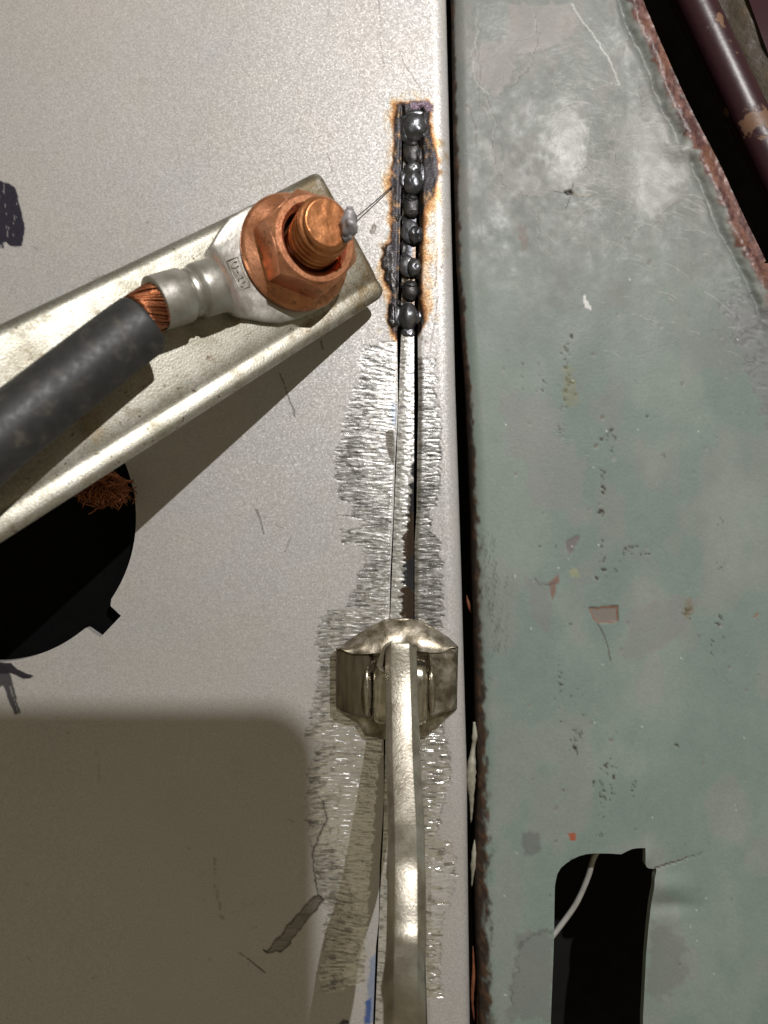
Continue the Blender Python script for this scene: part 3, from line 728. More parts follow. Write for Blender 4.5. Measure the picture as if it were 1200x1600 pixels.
    P.poly([(812, 1466), (850, 1460), (868, 1470), (866, 1600), (795, 1600), (800, 1530)], (.20, .205, .205), .55, 4, 16); P.line([(865, 1460), (835, 1468), (815, 1480), (806, 1530), (800, 1580)], 1.6, (.12, .125, .125), .6, 10)
    P.poly([(1025, 1450), (1075, 1480), (1080, 1540), (1040, 1570), (1015, 1560)], (.19, .195, .19), .5, 8, 14)
    for k in range(70):
        x = rnd.uniform(770, 1190); y = rnd.uniform(300, 1580); q = rnd.uniform(1.5, 4.5)
        pl = [(x+q*rnd.uniform(.5, 1.2)*math.cos(a), y+q*rnd.uniform(.5, 1.3)*math.sin(a)) for a in np.linspace(0, 5.4, 7)]
        P.poly([(a+.9, b+.9) for a, b in pl], (.34, .36, .34), .45, .9, 2); P.poly(pl, rnd.choice([(.16, .15, .15), (.13, .11, .09), (.21, .20, .19)]), rnd.uniform(.4, .8), .8, 2, None, .6, -1)
    def cluster(cx, cy, rx, ry, n, s, col=(.045, .035, .02)):
        r2 = random.Random(int(cx*7+cy))
        for _ in range(n):
            x = cx+r2.gauss(0, rx); y = cy+r2.gauss(0, ry); q = s*r2.uniform(.5, 1.7)
            P.poly([(x-q, y), (x-q*.2, y-q), (x+q, y-q*.3), (x+q*.4, y+q)], col, r2.uniform(.5, .95), .9, q*3, None, .7, -1)
    for a in ((888, 540, 6, 7, 9, 1.8), (889, 598, 4, 22, 26, 2.0), (880, 655, 4, 12, 9, 1.4), (955, 680, 6, 10, 15, 2.2), (945, 742, 2.5, 5, 6, 2.2), (944, 766, 2.5, 4, 7, 2.3), (946, 802, 4, 4, 8, 2.6), (946, 865, 3, 18, 9, 1.8), (985, 860, 7, 5, 8, 2.2), (1010, 868, 5, 2, 4, 2), (817, 585, 3, 18, 6, 1.4), (848, 600, 4, 25, 8, 1.3), (1083, 960, 3, 6, 10, 2.3), (1140, 968, 5, 3, 5, 2), (1135, 888, 5, 3, 6, 1.5), (1134, 815, 3, 4, 4, 1.8), (1120, 1010, 10, 10, 8, 1.4), (875, 1080, 2.5, 30, 16, 1.6), (900, 1150, 9, 14, 20, 1.7, (.10, .105, .09)), (955, 1200, 6, 8, 10, 1.9), (950, 1230, 9, 10, 12, 1.8), (946, 1250, 2, 20, 9, 1.3), (995, 1240, 3, 10, 8, 1.3), (940, 1310, 5, 2, 5, 1.5), (944, 1280, 4, 3, 4, 1.3), (903, 1177, 5, 2, 5, 2), (1065, 1172, 3, 2, 3, 1.6), (1018, 650, 2, 5, 4, 1.5), (1040, 710, 3, 2, 3, 1.4), (905, 1090, 12, 6, 6, 1.2), (860, 850, 6, 12, 6, 1.4), (893, 975, 4, 5, 4, 1.4), (1190, 965, 4, 2, 4, 1.8, (.3, .09, .05)), (960, 890, 12, 10, 8, 1.2)):
        cluster(*a)
    P.poly([(1078, 940), (1088, 935), (1092, 958), (1084, 972), (1076, 965)], (.20, .16, .09), .5, 3, 6)
    P.poly([(884, 572), (898, 575), (903, 625), (888, 640), (880, 600)], (.21, .20, .11), .5, 4, 10)
    for k in range(46):      # whitish specks
        x = rnd.uniform(770, 1190); y = rnd.uniform(420, 1560); q = rnd.uniform(.8, 1.6); P.poly([(x-q, y), (x, y-q), (x+q, y), (x, y+q)], (.7, .71, .69), .9, .7)
    # dry-brush dark smear on the left
    for k in range(130):
        y = rnd.uniform(830, 1010); x = 752+abs(rnd.gauss(0, 14))+(y-850)*.12; L = rnd.uniform(5, 22)
        P.line([(x, y), (x-L*.25, y+L)], rnd.uniform(.4, .8), (.06, .06, .045), rnd.uniform(.15, .5))
    # tear beside the rectangular opening
    P.line([(1031, 1364), (1045, 1359), (1060, 1355), (1080, 1348), (1106, 1341)], 1.5, (.06, .035, .025), .95, 3, None, .6, -3, taper=True)
    P.line([(1034, 1361), (1060, 1352), (1082, 1345)], .7, (.45, .40, .36), .6, 4)
    # rusty left edge
    dL = X-yi(gl, Y)
    wd = np.interp(Y, [-400, 0, 300, 600, 1000, 1200, 1600, 2000], [3, 4, 6, 6, 11, 16, 20, 22])
    e = dL/wd+(fbm(X/7, Y/14, 331, 4)-.5)*1.5
    rr = 1-ss(.55, 1.25, e); n_ = fbm(X/6, Y/11, 333, 4)
    rc = np.array((.040, .026, .018))*(1-ss(.5, .66, n_))[:, None]+np.array((.09, .048, .026))*ss(.5, .66, n_)[:, None]
    P.c = P.c*(1-rr[:, None])+rc*rr[:, None]; P.r = P.r*(1-rr)+.7*rr; P.d += rr*(n_-.5)*5
    # rusted flange on the right, beyond the pressed groove
    gx = np.where(Y < 228, np.interp(Y, [p[1] for p in groove1], [p[0] for p in groove1]), np.interp(Y, [p[1] for p in groove2], [p[0] for p in groove2]))
    dr = yi(gr, Y)-X; wf = yi(gr, Y)-gx
    e = dr/np.maximum(wf, 8)+(fbm(X/14, Y/14, 341, 5)-.5)*.5
    rr = 1-ss(.58, .78, e); n_ = fbm(X/8+3, Y/13, 343, 5); n2 = fbm(X/30, Y/40, 345, 3)
    rc = np.array((.075, .032, .030))*(1-ss(.42, .62, n_))[:, None]+np.array((.17, .085, .072))*ss(.42, .62, n_)[:, None]
    rc = rc*(1-ss(.5, .65, n2)[:, None]*.5)+np.array((.21, .095, .055))*ss(.5, .65, n2)[:, None]*.5
    P.c = P.c*(1-rr[:, None])+rc*rr[:, None]; P.r = P.r*(1-rr)+.45*rr; P.d += rr*(fbm(X/5, Y/5, 347, 3)-.5)*2
    P.c *= (1+rr*(vn(X/2.6, Y/2.2, 351)-.5)*.6)[:, None]
    k = np.exp(-((dr-wf*.8)/5)**2)*(Y < 480)*.5; mix(k*(dr > 0)*(1-rr), (.33, .35, .32))  # highlight along the flange edge, painted as a pale line
    P.d += np.exp(-((dr-wf*.85)/9)**2)*(vn(X/20, (Y+X*.25)/3.0, 349)-.5)*1.2*(Y < 300)
    return P.out()
def green_z(X, Y):
    z = -6-.035*(X-740)
    d = np.maximum(X-yi(gl, Y), 0); r = np.interp(Y, [0, 500, 1000, 1600], [20, 22, 26, 30]); t = np.clip(r-d, 0, None)
    z -= (r-np.sqrt(np.maximum(r*r-np.minimum(t, r)**2, 0)))*.9
    for gg in (groove1, groove2):
        wx_ = (fbm(X/16, Y/16, 81, 3)-.5)*9; dd, px, py = segd(X+wx_, Y, crv(gg, 3)); side = np.sign(X+wx_-px)
        fade = ss(-30, 20, py-gg[0][1])*1.0
        if gg is groove1: fade = fade*(1-ss(150, 212, py)*.8)
        sd = dd*side; z -= 10*np.exp(-(sd/6.5)**2)
        z += 4*np.exp(-((sd-18)/10)**2)+3*np.exp(-((sd+16)/14)**2)
    # bulge between the two grooves and dents by the torn hole
    z += 5*np.exp(-(((X-1075)/26)**2+((Y-228)/16)**2))
    z += 7*np.exp(-(((X-1045)/40)**2+((Y-1390)/18)**2))-5*np.exp(-(((X-1050)/45)**2+((Y-1425)/12)**2))
    z += 6*np.exp(-(((X-1014)/12)**2+((Y-1345)/20)**2))
    z -= 5*np.exp(-(((X-1000)/40)**2+((Y-290)/140)**2))
    z += 5*np.exp(-(((X-905)/60)**2+((Y-210)/110)**2))
    return z
gouter = [(x, y) for y, x in gl]+[(x, y) for y, x in gr[::-1]]
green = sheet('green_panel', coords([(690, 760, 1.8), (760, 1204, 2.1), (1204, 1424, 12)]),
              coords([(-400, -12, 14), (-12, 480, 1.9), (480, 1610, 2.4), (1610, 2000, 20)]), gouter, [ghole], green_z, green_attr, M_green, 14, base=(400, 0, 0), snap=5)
tag(green, 'grey green painted steel panel with chips, scratches, rusty flange and torn rectangular opening', 'metal panel')
# inner return of the green panel, rusty, going down into the gap
V = []; F = []
ysr = list(range(-400, 2001, 20))
for i, y in enumerate(ysr):
    x = float(yi(gl, y)); w_ = float(vn(np.array([y/22.]), np.array([0.]), 9)[0])*6
    V += [(x-600+1, 800-y, -30), (x-600+1+w_*.5, 800-y, -60-w_), (x-600+6, 800-y, -150)]
    if i:
        for q in range(2): F.append((3*i-3+q, 3*i-2+q, 3*i+1+q, 3*i+q))
M_inner = simple('rusty_return', [(.3, (.012, .008, .006)), (.55, (.05, .022, .012)), (.75, (.14, .06, .03))], .05, (.6, .8), 0, .12, 1*S)
mk('inner_flange', V, F, M_inner, green)

# ================================================================== CAVITY, behind everything
z0 = -330
V = [(-1500, -1500, z0), (1500, -1500, z0), (1500, 1500, z0), (-1500, 1500, z0)]
o = mk('backdrop', V, [(0, 1, 2, 3)], M_dark, base=(0, 0, z0), smooth=False); o['kind'] = 'structure'

# ================================================================== MAROON FRAME at the top right
fr = empty('frame_tube', Pz(1150, 150, -60), 'dark maroon rounded frame tube with worn paint, beyond the dark gap at top right', 'frame')
def mline(sy0, sy1, fx, z, n=14):
    return [Pz(fx(y), y, z) for y in np.linspace(sy0, sy1, n)]
ax_ = lambda y: 1084+y*.476
V, F = tube(mline(-300, 560, lambda y: 1083+y*.475, -66, 18), 31, 32)
mk('tube', V, F, M_maroon, fr)
def ribbon(f0, f1, z0_, z1_, sy0, sy1, n=40, m=8, seed=1, amp=3):
    V = []; F = []
    for i, y in enumerate(np.linspace(sy0, sy1, n)):
        for j in range(m):
            t = j/(m-1); x = f0(y)*(1-t)+f1(y)*t
            V.append(Pz(x, y, z0_*(1-t)+z1_*t+amp*float(vn(np.array([x/15.]), np.array([y/15.]), seed)[0])))
    for i in range(n-1):
        for j in range(m-1):
            a = i*m+j; F.append((a, a+m, a+m+1, a+1))
    return V, F
V, F = ribbon(lambda y: 1104+y*.475, lambda y: 1172+y*.36, -84, -62, -300, 560, seed=3, amp=6)
mk('ledge', V, F, M_olive, fr)
V, F = ribbon(lambda y: 1170+y*.36, lambda y: 1330+y*.3, -58, -90, -300, 600, seed=5, amp=8)
mk('side_plate', V, F, M_maroon, fr)

# ================================================================== small things in the gap
def tth(name, pts, rad, mat, label, cat, n=10, sx=1.0, group=None, seed=0, rough=.25):
    path = crv([Pz(*p) for p in pts], 5)
    rr = np.interp(np.linspace(0, 1, len(path)), np.linspace(0, 1, len(rad)), rad)
    rr = [r*(1+rough*2*(float(vn(np.array([i*.9]), np.array([seed*3.3]), 5)[0])-.5)) for i, r in enumerate(rr)]
    V, F = tube(path, rr, n, sx=sx)
    return tag(mk(name, V, F, mat), label, cat, group)
tth('sealant_lump', [(741, 1128, -30), (742, 1150, -26), (739, 1172, -28), (737, 1195, -24), (736, 1225, -22), (737, 1255, -26), (736, 1285, -34)], [2, 5, 3, 5, 8, 5, 3, 1], M_seal, 'long cream sealant lump squeezed out in the gap beside the clamp arm', 'sealant', seed=1)
tth('sealant_lump', [(742, 1312, -34), (741, 1335, -30), (739, 1360, -30), (737, 1385, -36)], [1, 4, 4.5, 3, 1], M_seal, 'short thin sealant lump in the gap, below the long one', 'sealant', seed=4)
tth('torn_metal_shard', [(739, 1478, -30), (740, 1520, -26), (738, 1560, -28), (741, 1595, -34)], [.5, 2.2, 3, 2, .8], M_rust, 'thin reddish torn metal shard low in the gap', 'metal shard', seed=7)
tth('rust_flake', [(729, 930, -46), (732, 944, -42), (736, 958, -46)], [.5, 2.4, 3, .6], M_rust, 'small brown rust flake in the gap right of the seam', 'rust flake', seed=8)
V, F = ribbon(lambda y: 745, lambda y: 768, -38, -20, 1556, 1760, 16, 6, 9, 4)
o = mk('rusty_bracket', [np.array(v) for v in V], F, M_rust); tag(o, 'orange brown rusty bracket end at the bottom of the gap', 'bracket')
# wire seen in the rectangular opening
tth('wire', [(936, 1326, -62), (927, 1342, -66), (918, 1372, -74), (900, 1412, -80), (876, 1446, -78), (856, 1472, -70)], [4.6]*6, M_wire, 'pale grey wire behind the torn rectangular opening', 'wire', 14, rough=.03)

# ================================================================== GROUND CLAMP (channel bar with stud and nut)
nB = np.array((.522, .0125, .854)); nB /= np.linalg.norm(nB)
dB = np.array((-.697, -.571, .434)); dB -= nB*dB.dot(nB); dB /= np.linalg.norm(dB)
wB = np.cross(nB, dB); wB *= np.sign(wB.dot((-.493, .822, .289)))
B0 = Pz(605, 460, 45); kB = nB.dot(B0)
def onb(sx, sy, h=0):
    rx, ry = sx-600, 800-sy
    k = (HC*nB[2]-kB-h)/(HC*nB[2]-nB[0]*rx-nB[1]*ry)
    return np.array([rx*k, ry*k, HC*(1-k)])
def bl(p): p = p-B0; return np.array([p.dot(dB), p.dot(wB), p.dot(nB)])
def bw(u, v, h): return B0+dB*u+wB*v+nB*h
W_ = abs(bl(onb(490, 268))[1])
gc = empty('ground_clamp', Pz(470, 420, 60), 'stained zinc channel jaw of a ground clamp with copper plated nut and stud', 'clamp')
# profile across the bar: (v, n)
def arc(cx, cy, r, a0, a1, n=6): return [(cx+r*math.cos(math.radians(a)), cy+r*math.sin(math.radians(a))) for a in np.linspace(a0, a1, n)]
fh = 44
prof = [(1, -fh), (1, -fh+6)]+[(1, -26), (0, -18)]+arc(11, -11, 11, 180, 90, 8)+[(20, -.8), (24, -2.4), (28, -2.8), (32, -1.8), (38, -.6), (48, 0)]
prof += [(v, 0) for v in np.linspace(60, W_-34, 12)]+arc(W_-17, -17, 17, 90, 0, 10)+[(W_, -fh+6), (W_, -fh)]
prof = np.array(prof)
us = np.concatenate([[0, 1.5, 4, 8, 14, 22], np.linspace(32, 1500, 70)])
rings = []
for u in us:
    r = []
    for v, h in prof:
        # rounded plan corners: start of the bar recedes near both sides
        rc = 15
        rec = 0
        if v < rc: rec = rc-math.sqrt(max(rc*rc-(rc-v)**2, 0))
        if v > W_-6: rec = 6-math.sqrt(max(36-(v-W_+6)**2, 0))
        uu = rec+(u if u < 30 else u-rec*max(0, 1-(u-30)/60)) if u < 90 else u
        drop = -2.5*(1-min(u, 6)/6)**2
        r.append((uu, v+v/W_*14*max(uu-120, 0)/520, h+drop))
    rings.append(r)
# inner skin for real thickness
th = 9
def inner(v, h):
    c = W_/2; return (c+(v-c)*(1-th*2/W_), h-th if h > -fh+th else h)
loc = [p for r in rings for p in r]; nP = len(prof); nR = len(rings)
locI = [(p[0], *inner(p[1], p[2])) for p in loc]
allp = loc+locI; n0 = len(loc); F = []
for i in range(nR-1):
    for j in range(nP-1):
        a = i*nP+j; F.append((a, a+1, a+1+nP, a+nP)); a += n0; F.append((a, a+nP, a+1+nP, a+1))
for j in range(nP-1): F.append((j, j+n0, j+1+n0, j+1))
for i in range(nR-1):
    a = i*nP; F.append((a, a+nP, a+nP+n0, a+n0)); a = i*nP+nP-1; F.append((a, a+n0, a+nP+n0, a+nP))
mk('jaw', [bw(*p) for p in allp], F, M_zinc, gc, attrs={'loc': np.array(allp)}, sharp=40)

# nut
base = onb(460, 396, 10); bu, bv_, _ = bl(base)
e1 = dB; e2 = wB
def lathe_pts(org, rings, n=96, phase=0, e1=e1, e2=e2, nn=nB):
    V = []
    for rf, z in rings:
        for j in range(n):
            a = 2*math.pi*j/n+phase; r = rf(a-phase) if callable(rf) else rf
            zz = z(a-phase) if callable(z) else z
            V.append(org+e1*r*math.cos(a)+e2*r*math.sin(a)+nn*zz)
    F = []
    for i in range(len(rings)-1):
        for j in range(n):
            a = i*n+j; b = i*n+(j+1) % n; F.append((a, b, b+n, a+n))
    return V, F
af = 59.5
def rhex(a):
    q = (a % (math.pi/3))-math.pi/6; return af/math.cos(q)
NT = 66
rings_ = [(58, 1), (78, 1), (80.5, 3), (81, 6), (79.5, 9), (76, 11.5), (lambda a: max(rhex(a)+2, 63), lambda a: 16), (lambda a: rhex(a), lambda a: 18),
          (lambda a: rhex(a), lambda a: NT-3-(rhex(a)-af)*.85), (lambda a: rhex(a)-1.5, lambda a: NT-2.3-(rhex(a)-af)*.8), (57.5, NT-.8), (56, NT), (48.5, NT), (47, NT-1), (42.5, NT-7), (41.5, NT-14), (41, NT-60)]
V, F = lathe_pts(base, rings_, 120, math.radians(-13))
mk('flange_nut', V, F, M_nut, gc, sharp=28)
# threaded stud
tip = 112; pit = 12.5; n = 72; rows = 90; V = []
sc_org = base+e1*0
nS = nB+np.array((-.17, .05, .03)); nS /= np.linalg.norm(nS)
sb = np.array(base)+nB*66-nS*66+np.array((1.5, 2, 0))
for i in range(rows+1):
    z = -6+(tip+6)*i/rows
    for j in range(n):
        a = 2*math.pi*j/n; ph = (z/pit-a/(2*math.pi)) % 1; tri = abs(ph-.5)*2
        r = 30.5+7.5*ss(.05, .8, tri)
        wear = float(vn(np.array([a*2.2]), np.array([z/14]), 5)[0]); r = r-(.5*wear)
        r = min(r, 37.6-max(0, z-(tip-9))*.85) if z > tip-9 else r
        V.append(sb+e1*r*math.cos(a)+e2*r*math.sin(a)+nS*z)
F = []
for i in range(rows):
    for j in range(n):
        a = i*n+j; b = i*n+(j+1) % n; F.append((a, b, b+n, a+n))
for q, rr in enumerate((29, 27, 22, 17, 11, 6, .5)):
    z = tip+(.3, .1, .2, .2, .2, .2, .2)[q]
    for j in range(n):
        a = 2*math.pi*j/n; w_ = float(vn(np.array([rr*math.cos(a)/7+9]), np.array([rr*math.sin(a)/7+9]), 8)[0])-.5
        V.append(sb+e1*rr*math.cos(a)+e2*rr*math.sin(a)+nS*(z+w_*.9))
    i = rows+q
    for j in range(n):
        a = i*n+j; b = i*n+(j+1) % n; F.append((a, b, b+n, a+n))
mk('threaded_stud', V, F, M_stud, gc, sharp=60)
# grey burr of molten metal on the stud's rim
M_burr = simple('grey_spatter', [(.3, (.16, .15, .16)), (.7, (.42, .40, .42))], .06, (.4, .6), .4, .2, .6*S)
parts = []
def blob3(c, r, seed, amp=.25, n=14):
    V = []; F = []
    for i in range(n+1):
        th_ = math.pi*i/n
        for j in range(n):
            ph = 2*math.pi*j/n; x, y, z = math.sin(th_)*math.cos(ph), math.sin(th_)*math.sin(ph), math.cos(th_)
            k = 1+amp*2*(float(vn(np.array([x*2+4+z]), np.array([y*2+4-z*.7]), seed)[0])-.5)
            V.append(c+np.array((r[0]*x, r[1]*y, r[2]*z))*k)
    for i in range(n):
        for j in range(n):
            a = i*n+j; b = i*n+(j+1) % n; F.append((a, a+n, b+n, b))
    return V, F
def rim(ang, rr, z): a = math.radians(ang); return sb+(np.array((math.cos(a), 0, 0))+np.array((0, math.sin(a), 0)))*rr+nS*z
for (c, r, s_) in ((rim(4, 30, tip-9), (10, 15, 10), 1), (rim(-20, 30, tip-16), (8, 9, 9), 2), (rim(34, 40, tip-12), (5, 4, 4), 4)):
    parts.append(blob3(c, r, s_, .42, 22))
V, F = join(parts); mk('burr', V, F, M_burr, gc)

# copper braid below the bar, frayed end
bd = []; rnd = random.Random(5)
parts = []
Bc = Pz(165, 775, 60)
for k in range(800):
    a = rnd.uniform(-2.6, 1.0); r0 = rnd.uniform(0, 30); c = Bc+np.array((rnd.gauss(0, 13)-4, rnd.gauss(2, 8)+12, rnd.uniform(-20, 24)))
    a = rnd.uniform(-math.pi*.95, math.pi*.1)
    L = rnd.uniform(10, 22); d = np.array((math.cos(a), math.sin(a), 0)); q = np.array((-d[1], d[0], 0))*rnd.uniform(-3, 3)
    pth = [c, c+d*L*.5+q+np.array((0, 0, rnd.uniform(-4, 8))), c+d*L+np.array((0, 0, rnd.uniform(-14, 6)))]
    parts.append(tube(crv(pth, 3), .85, 5, True))
parts.append(blob3(Bc+np.array((-4, 12, -8)), (34, 26, 22), 5, .2))
V, F = join(parts); mk('copper_braid', V, F, M_copper_strand, gc)

# ================================================================== GROUND CABLE with crimped lug
cb = empty('ground_cable', onb(100, 620, 20), 'thick black rubber ground cable with crimped silver lug bolted under the copper nut', 'cable')
def superring(c, ax, a, nrm, hw, hh, n=36, e=2.0):
    R = []
    for j in range(n):
        t = 2*math.pi*j/n; ct, st = math.cos(t), math.sin(t)
        R.append(c+a*hw*math.copysign(abs(ct)**(2/e), ct)+nrm*hh*math.copysign(abs(st)**(2/e), st))
    return R
s0 = onb(241, 475, 38); s1 = onb(338, 446, 30); 
palmc = onb(462, 398, 5)
axd = s1-s0; axd /= np.linalg.norm(axd)
def sec(p, hw, hh, e=2.0, tdir=None, nrm=None):
    t = tdir if tdir is not None else axd
    a = np.cross(nB, t); a /= np.linalg.norm(a); return superring(p, t, a, np.cross(t, a) if nrm is None else nrm, hw, hh, 40, e)
R = []
Ls = np.linalg.norm(s1-s0)
def pt(t): return s0+axd*Ls*t
# barrel with pressed crimps
for t, hw, hh in ((.0, 26, 26), (.0, 31, 31), (.015, 33.5, 33.5), (.2, 34, 33.5), (.44, 34, 33), (.47, 33, 31.5), (.50, 30, 28), (.54, 29.5, 27.5), (.565, 30.5, 29), (.585, 30.5, 29), (.61, 29.5, 27.5), (.64, 30.5, 29), (.67, 33.5, 32.5), (.72, 34.5, 33.5), (.9, 35, 33), (1.0, 35.5, 31)):
    R.append(sec(pt(t), hw, hh))
pd = palmc-s1; L2 = np.linalg.norm(pd); pdn = pd/L2
for t, hw, hh, hgt, e in ((.035, 38, 27, 0, 2.1), (.07, 43, 20, 0, 2.3), (.11, 46, 12.5, 0, 2.6), (.16, 49, 7.5, 0, 3), (.24, 55, 6, 0, 3.5), (.34, 64, 5.5, 0, 4), (.5, 75, 5.5, 0, 4), (.72, 80, 5.5, 0, 4), (.9, 81, 5.5, 0, 4), (1.1, 79, 5.5, 0, 4), (1.3, 66, 5.5, 0, 4), (1.45, 45, 5.5, 0, 4), (1.52, 20, 5.5, 0, 4)):
    p = s1+pd*t; q = bl(p); tgt = 6+hh-5.5 if t > .15 else q[2]*(1-t/.3*.55)
    if t <= .15: tgt = np.interp(t, [0, .07, .16], [bl(s1)[2], 18, 8])
    p = bw(q[0], q[1], tgt); R.append(sec(p, hw, hh, e, pdn-nB*pdn.dot(nB)))
V, F = loft(R, True, True)
lug = mk('lug', V, F, M_tin, cb, sharp=55)
# open barrel mouth ring
# twisted copper strands between sheath and barrel
p0 = onb(214, 497, 44); p1 = s0+axd*14
parts = []
N1 = 96
for k in range(N1):
    a0 = 2*math.pi*k/N1; rr = 26; pth = []
    for q in range(9):
        t = q/8; c = p0*(1-t)+p1*t; tt, a, b = frame(p1-p0); an = a0+t*1.0
        pth.append(c+(a*math.cos(an)+b*math.sin(an))*(rr+1.6*math.sin(k*2.3)*math.sin(t*3)+.9*math.sin(k*5.1)))
    parts.append(tube(pth, 1.25, 6))
parts.append(tube([p0, p1], 24, 24))
V, F = join(parts); mk('copper_strands', V, F, M_copper_strand, cb)
# sheath
cs = [onb(224, 507, 46), onb(190, 532, 47), onb(140, 571, 49), onb(70, 626, 52), onb(0, 682, 56), onb(-90, 760, 64), onb(-220, 880, 80), onb(-460, 1090, 90)]
path = crv(cs, 8); rd = []
for i, p in enumerate(path):
    rd.append(38.5)
tv = path[0]-path[2]; tv /= np.linalg.norm(tv)
path = [path[0]+tv*.2-tv*1, path[0]+tv*.2]+[path[0]-tv*2.0]+path[1:]
R = []
n = 48
tg = []
pp = [path[1]-tv*22, path[1]-tv*1.0, path[1]+tv*0, path[1]-tv*1.5]+path[3:]
rr = [28, 28.5, 34.5, 37.5]+rd[1:]
for i, p in enumerate(pp):
    if i < 5: t = -tv
    else: t = pp[min(i+1, len(pp)-1)]-pp[i-1]
    t, a, b = frame(t, nB)
    R.append([p+(a*math.cos(q)+b*math.sin(q))*rr[min(i, len(rr)-1)] for q in np.linspace(0, 2*math.pi, n, endpoint=False)])
V, F = loft(R, True, False); mk('rubber_sheath', V, F, M_rubber, cb, sharp=50)
# stamped maker's box on the lug palm (two rows of raised strokes in a frame)
cA, cBq, cC, cD = (354, 408), (371, 401), (390, 448), (375, 453)
def q2(u, v):
    x = (cA[0]*(1-u)+cBq[0]*u)*(1-v)+(cD[0]*(1-u)+cC[0]*u)*v; y = (cA[1]*(1-u)+cBq[1]*u)*(1-v)+(cD[1]*(1-u)+cC[1]*u)*v
    return onb(x, y, float(np.interp(x, [350, 366], [14.5, 12.2])))
st = [[(0, 0), (1, 0), (1, 1), (0, 1), (0, 0)]]
st += [[(.8, .14), (.5, .10), (.25, .16), (.22, .26), (.5, .30), (.8, .27)], [(.5, .38), (.5, .48)], [(.25, .56), (.25, .74)], [(.25, .65), (.8, .65)], [(.8, .80), (.3, .82), (.22, .90), (.4, .94)]]
parts = [tube([q2(*p) for p in s_], 1.0, 6) for s_ in st]
M_stamp = simple('stamped_relief', [(.3, (.20, .18, .13)), (.7, (.45, .43, .38))], .08, (.4, .6), .8)
V, F = join(parts); o = mk('stamp', V, F, M_stamp, lug)

# fibre from the burr to the weld
hp = [Pz(528, 364, 26), Pz(546, 348, 18), Pz(580, 320, 9), Pz(614, 290, 4)]
V, F = tube(crv(hp, 8), [.9]*25, 6)
tag(mk('burnt_fibre', V, F, M_hair), 'thin dark fibre stretched from the stud burr to the weld', 'fibre')

# ================================================================== LOCKING CLAMP at the bottom
lc = empty('locking_clamp', Pz(620, 1060, 4), 'worn nickel plated locking clamp arm pressing its swivel pad on the seam', 'clamp')
# arm: chamfered bar rising towards the camera
ac = [(1004, 62, 626.5, 24), (1012, 68, 626.5, 25), (1060, 76, 627.5, 26), (1120, 96, 629, 26.5), (1200, 140, 631, 27.5), (1290, 196, 635, 29), (1345, 246, 636, 30), (1400, 270, 636, 30.5), (1465, 292, 636, 31.5), (1525, 340, 635.5, 32.5), (1600, 385, 635, 33.5), (1760, 460, 634, 36), (2100, 600, 632, 40)]
V = []; path = []; RR = []
for i, (y, z, x, hw) in enumerate(ac):
    path.append(Pz(x, y, z)); RR.append(hw*(1-z/HC))
path = crv(path, 8); RR = np.interp(np.linspace(0, len(ac)-1, len(path)), range(len(ac)), RR)
R = []
for i, p in enumerate(path):
    t = path[min(i+1, len(path)-1)]-path[max(i-1, 0)]; t /= np.linalg.norm(t)
    a = np.cross(t, (0, 0, 1)); a /= np.linalg.norm(a); b = np.cross(a, t); b *= np.sign(b[2])
    if a[0] < 0: a = -a
    r = RR[i]; wob = 1.0*math.sin(i*.35)
    o8 = [(-1, .35), (-.93, .55), (-.62, .97), (-.5, 1.0), (0, 1.03), (.40, 1.0), (.52, .97), (.94, .50), (1, .3), (1, -.9), (.6, -1.2), (-.6, -1.2), (-1, -.9)]
    ring = [p+a*(r*q[0])+b*(r*q[1]-r+wob*.4) for q in o8]
    R.append(ring)
V, F = loft(R, True, True); mk('arm', V, F, M_arm, lc, sharp=24)
# swivel pad
def D(sx, sy, z): return Pz(sx, sy, z)
# flat foot lying on the panel, outline with rounded nose
foot = [(524, 1022), (540, 1003), (560, 990), (582, 977), (603, 968), (632, 965), (658, 970), (680, 982), (700, 995), (716, 1010), (714, 1108), (700, 1120), (684, 1136), (668, 1150), (640, 1156), (600, 1156), (570, 1150), (558, 1130), (540, 1120), (525, 1108)]
rg = []
cxp, cyp = 620, 1065
def shrink(pl, k, z): return [D(cxp+(x-cxp)*k, cyp+(y-cyp)*k, z) for x, y in pl]
rg = [shrink(foot, 1.0, 1), shrink(foot, 1.0, 9), shrink(foot, .985, 13), shrink(foot, .9, 17)]
V, F = loft(rg, True, True); 
pad = mk('swivel_pad', V, F, M_bronze, lc, sharp=40)
# sloping front face up to the rim of the cup
n = 40; V = []; F = []; m = 9
for i in range(n+1):
    t = i/n; xo = 524+192*t
    yo = float(np.interp(xo, [f[0] for f in foot[:10]], [f[1] for f in foot[:10]]))
    xi = 528+184*t; yi_ = 1020+(-2 if t > .5 else 0)+2*math.sin(t*9)-6*math.exp(-((t-.02)/.06)**2)-8*math.exp(-((t-.98)/.06)**2)
    mid = math.exp(-((t-.53)/.09)**2)
    for j in range(m):
        s_ = j/(m-1); z = 10+27*math.sin(s_*math.pi/2)**.9-4*mid*s_+2.2*float(vn(np.array([xo/14.]), np.array([s_*4.]), 3)[0])
        yy = yo*(1-s_)+yi_*s_; xx = xo*(1-s_)+xi*s_
        p = D(xx, yy, z); V.append(p)
for i in range(n):
    for j in range(m-1):
        a = i*m+j; F.append((a, a+1, a+m+1, a+m))
bx = [(566, 1012), (684, 1012), (684, 1026), (566, 1026)]
V2, F2 = loft([[D(x, y, 6) for x, y in bx], [D(x, y, 22) for x, y in bx], [D(625+(x-625)*.97, 1020+(y-1020)*.8, 26) for x, y in bx]], True, True)
o0 = len(V); V += V2; F += [tuple(i+o0 for i in q)[::-1] for q in F2]
# back drop of the rim
o = mk('cup_face', V, F, M_bronze, pad, flip=True)
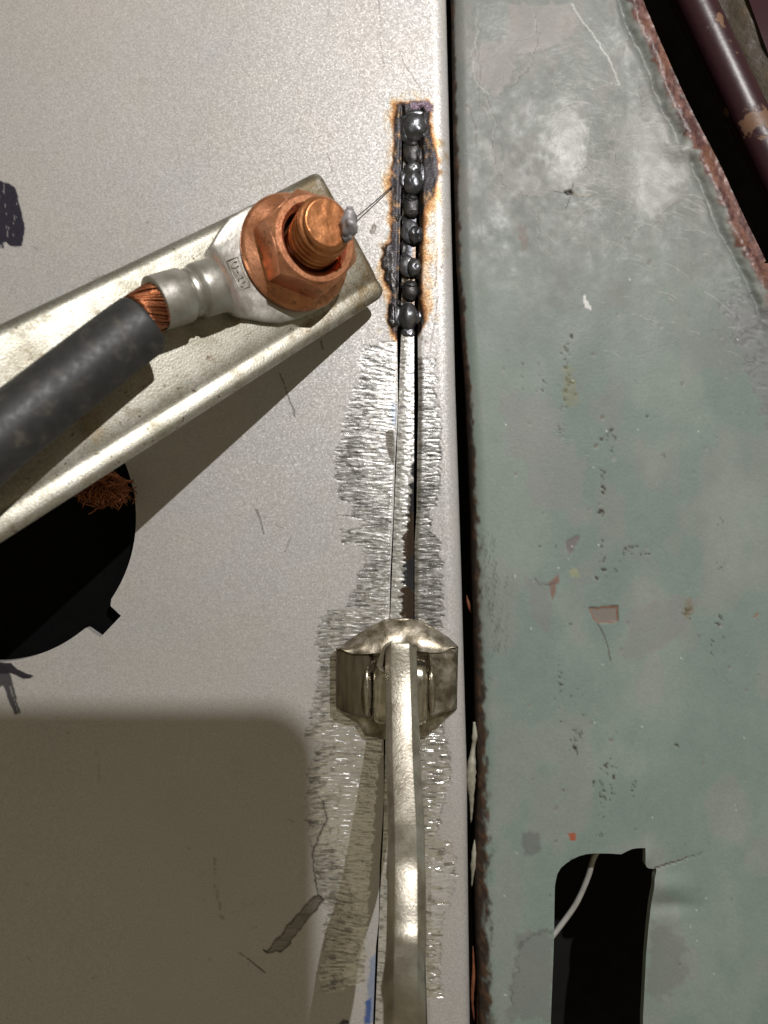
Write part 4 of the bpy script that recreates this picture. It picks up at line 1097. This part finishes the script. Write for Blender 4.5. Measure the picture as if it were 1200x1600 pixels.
# two side cheeks: blocks with bevelled, slightly lipped tops
def cheek(pl, zt, zb, name, mt_=None):
    cx = sum(p[0] for p in pl)/len(pl); cy = sum(p[1] for p in pl)/len(pl)
    sh = lambda k, z: [D(cx+(x-cx)*k, cy+(y-cy)*(1-(1-k)*.5), z) for x, y in pl]
    V, F = loft([sh(1, zb), sh(1, zt-6), sh(.96, zt-2), sh(.88, zt)], True, True)
    return mk(name, V, F, mt_ or M_cheek, pad, sharp=35)
cheek([(525, 1012), (550, 1010), (575, 1012), (581, 1030), (577, 1048), (575, 1070), (577, 1100), (581, 1118), (578, 1123), (550, 1117), (534, 1112), (525, 1104)], 33, 8, 'side_cheek')
cheek([(668, 1012), (690, 1010), (706, 1011), (714, 1016), (712, 1100), (708, 1109), (690, 1114), (674, 1121), (671, 1112), (673, 1090), (672, 1060), (671, 1040)], 34, 8, 'side_cheek', M_bronze)
# domed washers and pivot ears beside the arm
def ear(cx, cy, hw, hl, z, rz, name, bulge=1):
    V, F = blob3(D(cx, cy, z), (hw, hl, rz), 3, .05, 24)
    return mk(name, V, F, M_disc, pad)
ear(574, 1080, 8, 40, 28, 20, 'washer'); ear(674, 1080, 7, 40, 28, 20, 'washer')
RB = []
for t, k in ((-1, .55), (-.97, .8), (-.9, .93), (-.75, .985), (-.3, 1), (.3, 1), (.75, .985), (.9, .93), (.97, .8), (1, .55)):
    RB.append([Pz(625.5+43*t, 1082, 24)+np.array((0, 50*k*math.cos(q), 27*k*math.sin(q)*(1+.10*math.sin(3*q)))) for q in np.linspace(0, 2*math.pi, 40, endpoint=False)])
V, F = loft(RB, True, True)
mk('swivel_ball', V, F, M_disc, pad, sharp=60)

# ================================================================== the hand-held phone behind the lens, which shades the lower left
kx, ky = 420, 667
px0, px1, py1, py0 = kx-577, kx, ky, ky-1150
zp = 1230; rc = 34; V = []
ol = []
for (cx, cy, a0) in ((px1-rc, py1-rc, 0), (px0+rc, py1-rc, 90), (px0+rc, py0+rc, 180), (px1-rc, py0+rc, 270)):
    for q in range(9):
        a = math.radians(a0+q*90/8); ol.append((cx+rc*math.cos(a), cy+rc*math.sin(a)))
rg = [[np.array((x, y, z)) for x, y in ol] for z in (zp, zp+60)]
V, F = loft(rg, True, True)
tag(mk('phone', V, F, M_phone), 'dark phone held above the work, its shadow on the grey panel', 'phone')
